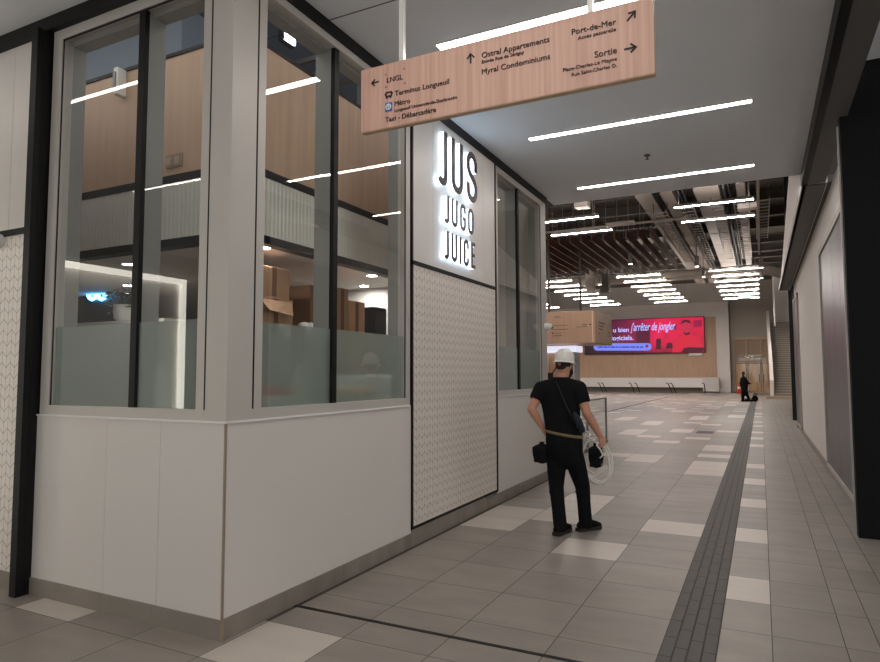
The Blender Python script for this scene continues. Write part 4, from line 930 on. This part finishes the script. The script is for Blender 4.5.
# pendant spots
spotm = EM('spot_glow', (1, .95, .88), 14)
t0 = None
for i, (u, v, y, lb_) in enumerate(((630.5, 264, 29.8, 'cylinder pendant spotlight in front of the wooden baffles, biggest one'), (697, 266.5, 32, 'cylinder pendant spotlight left of the far right light column'), (703.5, 277, 35.6, 'cylinder pendant spotlight beside the second far right light'), (761.5, 267.6, 33.9, 'cylinder pendant spotlight at the right end of far lights, upper'), (761.5, 278, 37.7, 'cylinder pendant spotlight at the right end of far lights, lower'), (644, 275, 33.7, 'cylinder pendant spotlight at the first far middle light'), (600, 284.5, 36, 'cylinder pendant spotlight near the vertical duct drops'))):
    p_ = py(u, v, y)
    if t0 is None:
        t = thing('pendant_spot', lb_, 'light', p_, 'hall pendant spots'); t0 = t; b0 = p_.copy()
        m = MB(); m.lathe([(.09, 0), (.09, .5), (.02, .52)], p_, 14); m.build('can', duct, t)
        m = MB(); m.lathe([(.0005, -.005), (.075, -.005)], p_, 14, cap=False); m.build('lens', spotm, t)
        m = MB(); m.tube([p_ + Vector((0, 0, .5)), (p_.x, p_.y, 9.3)], .015, 5); m.build('stem', rust, t)
    else: copy_tree(t0, p_ - b0, lb_)
# exit sign
p_ = py(745, 295.5, 40)
t = thing('exit_sign', 'green running-man exit sign hung among the far right lights', 'exit sign', p_)
m = MB(); m.box((p_.x - .32, 39.96, p_.z - .17), (p_.x + .32, 40.04, p_.z + .17)); m.build('sign_body', EM('exit_green', lin((30, 120, 126)), .45), t)
m = MB()
def ex(a, c): m.box((p_.x + a[0], 39.945, p_.z + a[1]), (p_.x + c[0], 39.96, p_.z + c[1]))
ex((-.2, -.12), (-.12, .06)); ex((-.24, -.02), (-.06, .03)); ex((-.18, .07), (-.12, .12)); ex((.04, -.12), (.07, .12)); ex((.04, .09), (.2, .12)); ex((.17, -.12), (.2, .12)); m.build('pictogram', EM('exit_white', (.8, 1, .95), .9), t)
m = MB(); m.tube([(p_.x, 40, p_.z + .17), (p_.x, 40, 9.3)], .012, 4); m.build('hanger', rust, t)
# sprinkler head in the passage ceiling
p_ = pz(647, 155, CZ)
t = thing('ceiling_sprinkler', 'small sprinkler head in the white ceiling between two linear lights', 'sprinkler', (p_.x, p_.y, CZ))
m = MB(); m.lathe([(.04, 0), (.035, -.015), (.01, -.02), (.01, -.05), (.022, -.052), (.022, -.058)], p_, 14); m.build('head', rust, t)

# security cameras
def seccam(pos, dirv, label):
    t = thing('security_camera', label, 'camera', pos); d_ = Vector(dirv); pos = Vector(pos)
    m = MB(); m.tube([pos, pos + d_ * .05], .055, 16); m.build('wall_base', white_gloss, t, smooth=False)
    m = MB(); m.ell(pos + d_ * .07, .05, .05, .05); m.build('dome', white_gloss, t, smooth=True)
    m = MB(); m.ell(pos + d_ * .1 + Vector((0, 0, -.015)), .025, .025, .025, 12, 8); m.build('lens', black_metal, t, smooth=True)
seccam((XW, 9.53, 2.33), (1, 0, 0), 'white dome security camera on the far corner of the juice shop')
p_ = py(1.5, 241, YW)
seccam((p_.x, YW, p_.z), (0, -1, 0), 'white security camera on the chevron tiled wall at left')

# ------------------------------------------------------------------ worker seen from behind
def W(u, v, y): return py(u, v, y)
wk = thing('person', 'person in white hard hat, black t-shirt and trousers walking away, holding a coiled cable', 'person', (-1.76, 6.46, 0))
def ring(c, rx, ry, n=20, yaw=0.0, tilt=0.0):
    c = Vector(c); o = []
    for k_ in range(n):
        a = 2 * PI * k_ / n; x, y = rx * math.cos(a), ry * math.sin(a)
        o.append(c + Vector((x * math.cos(yaw) - y * math.sin(yaw), x * math.sin(yaw) + y * math.cos(yaw), x * tilt)))
    return o
YT = 6.46
tc = lambda u, v: W(u, v, YT)
def torso(mb, g=0.0, low=437):
    R_ = [(564, low, .185, .125, -.16), (563.2, 428, .183, .12, -.13), (561.5, 414, .185, .122, -.05), (560, 400, .20, .128, 0), (559.3, 391, .205, .12, 0), (559.6, 385, .185, .105, 0), (560.5, 380.5, .12, .085, 0), (561.3, 377, .07, .07, 0)]
    mb.loft([ring(tc(u, v), rx + g, ry + g, 20, 0.1, t_) for u, v, rx, ry, t_ in R_])
LS, LE, LWp = W(541.5, 389, 6.46), W(531.5, 409, 6.36), W(542, 426.5, 6.44)
RS, RE, RWp = W(578.5, 388.5, 6.46), W(586.8, 413, 6.44), W(600.3, 436.5, 6.58)
body = MB()
torso(body, -.02, 445)
head = W(564, 366, 6.47)
HR = Matrix.Rotation(math.radians(-14), 3, 'Z')
body.capsule([W(561.3, 380, 6.46), head + Vector((0, 0, -.06))], [.066, .06])
body.ell(head + Vector((0, 0, .02)), .076, .096, .115, 20, 14, HR)
body.ell(head + HR @ Vector((0, .045, -.055)), .055, .055, .06, 16, 10, HR)              # jaw
body.capsule([head + HR @ Vector((0, .092, .02)), head + HR @ Vector((0, .112, -.02))], [.010, .015])   # nose
for s_ in (-1, 1): body.ell(head + HR @ Vector((.077 * s_, -.005, -.005)), .012, .022, .032, 10, 8, HR)  # ears
def limb(mb, pts, rs): mb.capsule(pts, rs, 14)
limb(body, [LS, (LS + LE) / 2, LE], [.058, .052, .043]); limb(body, [LE, LE.lerp(LWp, .35), LWp], [.044, .045, .029])
limb(body, [RS, (RS + RE) / 2, RE], [.058, .052, .044]); limb(body, [RE, RE.lerp(RWp, .3), RWp], [.045, .047, .029])
# hands: palm, four fingers, thumb
def hand(mb, wrist, d, nrm, side, curl, L=.19):
    wrist = Vector(wrist)
    d = Vector(d).normalized(); nrm = Vector(nrm); nrm = (nrm - d * nrm.dot(d)).normalized(); s = d.cross(nrm).normalized() * side   # s points to the thumb side
    pc = wrist + d * .05
    rot = Matrix((s, d, nrm)).transposed()
    mb.ell(pc, .04, .055, .019, 14, 10, rot)
    for i, (off, l_) in enumerate(((.03, .072), (.010, .08), (-.011, .075), (-.03, .06))):
        p0 = pc + d * .042 + s * off * .95; P = [p0 - d * .02]; a = 0; p = p0; P.append(p)
        for k_, fr in enumerate((.45, .32, .23)):
            a += math.radians(curl[k_]); p = p + (d * math.cos(a) + nrm * math.sin(a)) * l_ * fr; P.append(p)
        mb.capsule(P, [.0095, .0095, .009, .0082, .007], 10)
    p0 = wrist + d * .025 + s * .03
    mb.capsule([p0, p0 + s * .022 + d * .022 + nrm * .006, p0 + s * .024 + d * .05 + nrm * .018, p0 + s * .012 + d * .066 + nrm * .034], [.013, .0115, .0105, .008], 10)
hd = (W(604.0, 447.5, 6.60) - RWp)
hand(body, RWp, hd, (-.7, .55, .1), 1, (62, 75, 55))
hand(body, LWp, (W(545.5, 434, 6.52) - LWp), (.8, .3, 0), 1, (22, 24, 18))
bo = remesh(body, 'body', .0058, skin, wk, smooth=4)
eyes = MB()
for s_ in (-1, 1): eyes.ell(head + HR @ Vector((.032 * s_, .088, .03)), .012, .012, .01, 10, 8)
eyes.build('eyes', white_gloss, wk, smooth=True)
mouth = MB(); mouth.ell(head + HR @ Vector((0, .098, -.05)), .022, .006, .006, 10, 6, HR); mouth.build('mouth', M('lip', (150, 90, 80), .5), wk)
# hair + beard
hb = MB(); hb.ell(head + Vector((0, 0, .035)) + HR @ Vector((0, -.012, 0)), .079, .092, .098, 20, 12, HR)
hb.ell(head + HR @ Vector((0, -.062, .0)), .060, .035, .048, 14, 8, HR)
remesh(hb, 'hair', .008, hair_m, wk)
bd = MB(); bd.ell(head + HR @ Vector((0, .058, -.075)), .062, .052, .055, 16, 10, HR)
for s_ in (-1, 1): bd.capsule([head + HR @ Vector((.07 * s_, .02, -.01)), head + HR @ Vector((.06 * s_, .045, -.07))], [.014, .022])
remesh(bd, 'beard', .008, hair_m, wk)
# shirt
sh = MB(); torso(sh, .006, 434)
for S_, E_, f_ in ((LS, LE, .55), (RS, RE, .60)):
    sh.capsule([S_ + (Vector((560, 0, 0)) * 0), S_.lerp(E_, f_ * .5)], [.082, .08], 16)
    sh.tube([S_, S_.lerp(E_, f_ * .5), S_.lerp(E_, f_)], [.082, .080, .074], 18)
    c_ = tc(560, 387); sh.capsule([S_.lerp(c_, .6), S_], [.10, .085], 14)
remesh(sh, 'tshirt', .009, cloth_black, wk, smooth=5)
# trousers
tr = MB()
tr.loft([ring(tc(564.2, v), rx, ry, 20, .1, t_) for v, rx, ry, t_ in ((432.5, .186, .126, -.15), (440, .19, .135, -.14), (450, .188, .14, -.08), (458, .165, .12, -.02), (465, .12, .09, 0), (469, .06, .05, 0))])
LH, LK, LA = W(556.5, 455, 6.46), W(556.3, 487, 6.44), Vector((-1.845, 6.36, .075))
RH, RK, RA = W(573.5, 455, 6.48), W(582.6, 487, 6.56), Vector((-1.655, 6.62, .075))
tr.capsule([LH, LH.lerp(LK, .5), LK, LK.lerp(LA, .4), LA], [.103, .094, .076, .069, .068], 16)
tr.capsule([RH, RH.lerp(RK, .5), RK, RK.lerp(RA, .4), RA], [.103, .094, .076, .069, .068], 16)
for c_, r_ in ((LK + Vector((.0, 0, -.05)), .08), (RK + Vector((0, 0, -.05)), .08), (LA.lerp(LK, .22), .073), (RA.lerp(RK, .22), .073), (LA.lerp(LK, .09), .073), (RA.lerp(RK, .09), .073)):
    tr.ell(c_, r_, r_, .022, 16, 6)
remesh(tr, 'trousers', .010, cloth_trouser, wk, smooth=4)
# belt
bl = MB(); o_, i_ = [], []
bl.loft([ring(tc(564, 435.0), .195, .137, 28, .1, -.15), ring(tc(564, 432.2), .195, .137, 28, .1, -.15)], cap=False)
bt = bl.build('belt', belt_m, wk, smooth=True); s_ = bt.modifiers.new('t', 'SOLIDIFY'); s_.thickness = .006
# boots
def boot(ank, yaw, pitch=0.0):
    R_ = Matrix.Rotation(yaw, 3, 'Z') @ Matrix.Rotation(pitch, 3, 'X')
    q = lambda x, y, z: Vector((ank.x, ank.y, 0)) + R_ @ Vector((x, y, z))
    m = MB()
    prof = [(-.10, .035, .04, .075), (-.075, .043, .06, .10), (-.02, .046, .075, .14), (.04, .048, .06, .12), (.10, .052, .048, .095), (.15, .05, .042, .08), (.185, .035, .035, .06)]
    rings = []
    for y, wx, _, top in prof:
        rings.append([q(wx * math.cos(2 * PI * k_ / 14), y, .03 + max(0.0, (math.sin(2 * PI * k_ / 14) + 1) / 2) * (top - .03)) for k_ in range(14)])
    m.loft(rings); m.capsule([q(0, -.01, .09), q(0, -.01, .17)], [.048, .05], 14)
    o = remesh(m, 'boot', .008, boot_m, wk, smooth=3)
    so = MB(); outl = [(-.038, -.108), (.038, -.108), (.046, -.05), (.044, .03), (.054, .1), (.048, .16), (.022, .195), (-.022, .195), (-.048, .16), (-.054, .1), (-.044, .03), (-.046, -.05)]
    so.prism(outl, lambda p: q(p[0], p[1], .0), lambda p: q(p[0], p[1], .034)); so.build("boot_sole", sole_m, o)
boot(LA + Vector((0, .01, 0)), math.radians(-12)); boot(RA + Vector((.0, .01, 0)), math.radians(-36))
# hard hat
HS = .86; hp = head + Vector((.006, 0, .062)); TL = Matrix.Rotation(math.radians(-6), 3, 'X')
hh = MB(); prof = [(.118, -.03), (.122, 0), (.119, .04), (.105, .08), (.078, .112), (.042, .13), (.0005, .135)]
hh.loft([[hp + HR @ TL @ (HS * Vector((r * .92 * math.cos(2 * PI * k_ / 28), r * 1.1 * math.sin(2 * PI * k_ / 28), z))) for k_ in range(28)] for r, z in prof])
br = [(.112, -.034), (.128, -.036), (.148, -.042), (.15, -.036), (.122, -.02)]
hh.loft([[hp + HR @ TL @ (HS * Vector((r * .92 * math.cos(2 * PI * k_ / 28), r * (1.08 + (.16 * max(0, math.sin(2 * PI * k_ / 28)))) * math.sin(2 * PI * k_ / 28), z))) for k_ in range(28)] for r, z in br], cap=False)
for s_ in (-.03, 0, .03): hh.tube([hp + HR @ TL @ (HS * Vector((s_, y, z))) for y, z in ((-.118, .055), (-.08, .108), (-.03, .133 - abs(s_) * .1), (.03, .133 - abs(s_) * .1), (.08, .108), (.118, .055))], .008, 8)
hat = hh.build('hard_hat', hat_white, wk, smooth=True); hat['label'] = 'white hard hat'
sb = MB(); sb.loft([[hp + HR @ TL @ Vector((r * .86 * math.cos(2 * PI * k_ / 24), r * 1.04 * math.sin(2 * PI * k_ / 24), z)) for k_ in range(24)] for r, z in ((.092, -.075), (.095, -.04))], cap=False)
x_ = sb.build('hat_band', black_metal, hat); sol = x_.modifiers.new('t', 'SOLIDIFY'); sol.thickness = .004
kb = MB(); c_ = hp + HR @ TL @ Vector((0, -.098, -.054)); kb.tube([c_, c_ + Vector((.0, -.014, 0))], .016, 14); x_ = kb.build('hat_knob', M('knob_red', (170, 74, 54), .5), hat)
# radio microphone and strap on the shoulder
t = thing('radio_microphone', 'small black radio microphone clipped at the worker left shoulder', 'microphone', W(552, 375, 6.44))
m = MB(); c_ = W(550.5, 376.2, 6.42); m.box(c_ + Vector((-.025, -.02, -.03)), c_ + Vector((.025, .02, .035))); m.build('body', black_metal, t, bevel=.008)
m = MB(); m.tube([c_ + Vector((.02, 0, .03)), c_ + Vector((.05, .02, .08)), c_ + Vector((.055, .03, .12))], .006, 6); m.build('coiled_cord', black_metal, t)
t = tag(MB().tube([W(556, 381, 6.345), W(560, 391, 6.325), W(566, 405, 6.325), W(573, 419, 6.33), W(577, 426, 6.345)], .011, 6, flat=.4).build('shoulder_strap', M('strap_grey', (25, 25, 27), .85)), 'thin dark strap crossing the worker back to the right hip', 'strap')
# pouches
def pouch(c, sx, sy, sz, label, name='tool_pouch', mat=cloth_black):
    t = thing(name, label, 'pouch', c)
    m = MB(); m.ell(c, sx, sy, sz, 16, 12); m.box(c + Vector((-sx * .72, -sy * .8, -sz * .85)), c + Vector((sx * .72, sy * .8, sz * .8)))
    remesh(m, 'bag', .010, mat, t, smooth=6)
    m = MB(); m.box(c + Vector((-sx * .75, -sy - .012, sz * .15)), c + Vector((sx * .75, -sy * .7, sz * .75))); m.build('flap', mat, t, bevel=.012)
    m = MB(); m.box(c + Vector((-.02, -.02, sz * .6)), c + Vector((.02, .02, sz + .015))); m.build('belt_loop', mat, t)
    return t
pouch(W(542, 453.5, 6.44), .10, .085, .105, 'black tool pouch hanging at the worker left hip below the elbow')
hb_ = W(596, 456.5, 6.66)
pouch(hb_, .078, .08, .12, 'black pouch hanging at the worker right hip behind the white coil')
t = thing('work_gloves', 'dark blue work gloves tucked above the belt at the worker right hip', 'gloves', W(580, 424, 6.36))
m = MB(); m.capsule([W(574.5, 414, 6.335), W(579, 421, 6.34), W(582.5, 430, 6.37)], [.024, .034, .03], 10); remesh(m, 'cuff', .008, blue_cloth, t)
m = MB()
for u, v in ((577.5, 427), (580.5, 431), (584, 431.5)): m.capsule([W(580, 421, 6.33), W(u, v, 6.335)], [.016, .012], 8)
m.build('fingers', blue_cloth, t, smooth=True)
# coil of white cable
t = thing('cable_coil', 'loose coil of white cable carried in the worker right hand', 'cable', W(597, 461, 6.6))
rl = random.Random(11)
gp = RWp + hd.normalized() * .085 + Vector((-.012, 0, 0))
for i in range(4):
    m = MB(); cu, cv, ru, rv, ph = [(596.5, 461, 16.0, 23.0, 0), (597, 459.5, 14.5, 21.6, .3), (596.3, 461.5, 13.2, 22, .5), (592.0, 456, 9.5, 17, .4)][i]
    P = []
    for k_ in range(41):
        a = 2 * PI * k_ / 40 + .7
        du, dv = ru * math.cos(a), rv * math.sin(a)
        P.append(W(cu + du + .10 * dv, cv + dv + .06 * du * 1, 6.655 + .05 * math.sin(a * 1 + ph) - .012 * i))
    m.tube(P, .0085, 8, cap=False); m.build('cable_loop', cable_white, t, smooth=True)
m = MB(); m.tube([W(589, 437, 6.5), W(593, 441, 6.54), W(597, 436.5, 6.56), W(600, 441, 6.58), W(596.5, 445, 6.55), W(600.5, 450, 6.56), W(603, 455, 6.58), W(600, 458, 6.56)], .008, 8); m.build('cable_tail', cable_white, t, smooth=True)
m = MB(); m.tube([W(583, 434, 6.45), W(584.5, 430, 6.44), W(588, 432, 6.46), W(586.5, 437, 6.46), W(590.5, 435, 6.5)], .008, 8); m.build('cable_end', cable_white, t, smooth=True)

# ------------------------------------------------------------------ far person with a wheeled machine
FYp = 40.5
fp = thing('person', 'distant person in dark clothes striding beside the tactile strip near the boarded doors', 'person', (-1.0, FYp, 0))
P_ = lambda u, v: py(u, v, FYp)
bm_ = MB(); hd_ = P_(743.3, 374.0)
fz = lambda u, v: P_(u, v)
bm_.ell(hd_, .085, .10, .125, 14, 10); bm_.capsule([fz(743.4, 378.2), hd_], [.06, .055])
bm_.capsule([fz(743.8, 379.8), fz(744.3, 385), fz(744.5, 389)], [.15, .165, .15])
bm_.capsule([fz(741.8, 379.6), fz(740.6, 383.2), fz(740.4, 385.5)], [.06, .05, .04]); bm_.capsule([fz(746, 379.6), fz(747.6, 383), fz(749.8, 383.2)], [.06, .05, .04])
bm_.capsule([fz(743.6, 389), fz(743, 395), fz(742.8, 400)], [.10, .075, .055]); bm_.capsule([fz(745.3, 389), fz(746.8, 394.3), fz(749.2, 399.2)], [.10, .075, .055])
for a_, s_ in (((750.2, 383.4), 1), ((740.6, 386), -1)):
    c_ = fz(*a_); bm_.ell(c_, .045, .03, .055, 10, 8)
    for k_ in range(4): bm_.capsule([c_ + Vector((.03 * s_, -.02 + k_ * .018, -.01)), c_ + Vector((.07 * s_, -.02 + k_ * .018, -.04))], .011, 6)
    bm_.capsule([c_, c_ + Vector((.02 * s_, -.05, .02))], .012, 6)
bm_.capsule([hd_ + Vector((.05, -.07, 0)), hd_ + Vector((.07, -.10, -.02))], [.015, .02])
remesh(bm_, 'body', .02, skin_dark, fp, smooth=3)
m = MB(); m.capsule([fz(743.7, 379.6), fz(744.3, 385), fz(744.6, 390.2)], [.19, .195, .185]); m.capsule([fz(741.8, 379.6), fz(740.5, 384)], [.085, .065]); m.capsule([fz(746, 379.6), fz(747.7, 383), fz(749.3, 383.2)], [.085, .065, .055]); remesh(m, 'jacket', .025, cloth_black, fp)
m = MB(); m.capsule([fz(743.6, 390), fz(743, 395), fz(742.8, 399.6)], [.125, .10, .075]); m.capsule([fz(745.3, 390), fz(746.8, 394.3), fz(748.8, 398.6)], [.125, .10, .075]); remesh(m, 'trousers', .025, cloth_trouser, fp)
m = MB(); m.ell(hd_ + Vector((0, .02, .04)), .095, .11, .105, 14, 10); m.build('hair', hair_m, fp, smooth=True)
for u_, v_ in ((742.6, 400.7), (749.4, 400.3)):
    p_ = fz(u_, v_); m = MB(); m.ell((p_.x + .05, FYp, .05), .15, .06, .055, 12, 8); m.build('shoe', boot_m, fp, smooth=True)
t = thing('floor_sweeper', 'low black wheeled machine at the feet of the distant person', 'machine', (-.55, FYp, 0))
p_ = fz(755, 398.3)
m = MB(); m.tube([(p_.x, FYp - .06, .17), (p_.x, FYp + .06, .17)], .17, 16); m.build('wheel', boot_m, t)
m = MB(); m.tube([(p_.x - .42, FYp - .04, .09), (p_.x - .42, FYp + .04, .09)], .09, 14); m.build('wheel', boot_m, t)
m = MB(); m.box((p_.x - .55, FYp - .08, .12), (p_.x + .05, FYp + .08, .18)); m.build('deck', black_metal, t, bevel=.02)
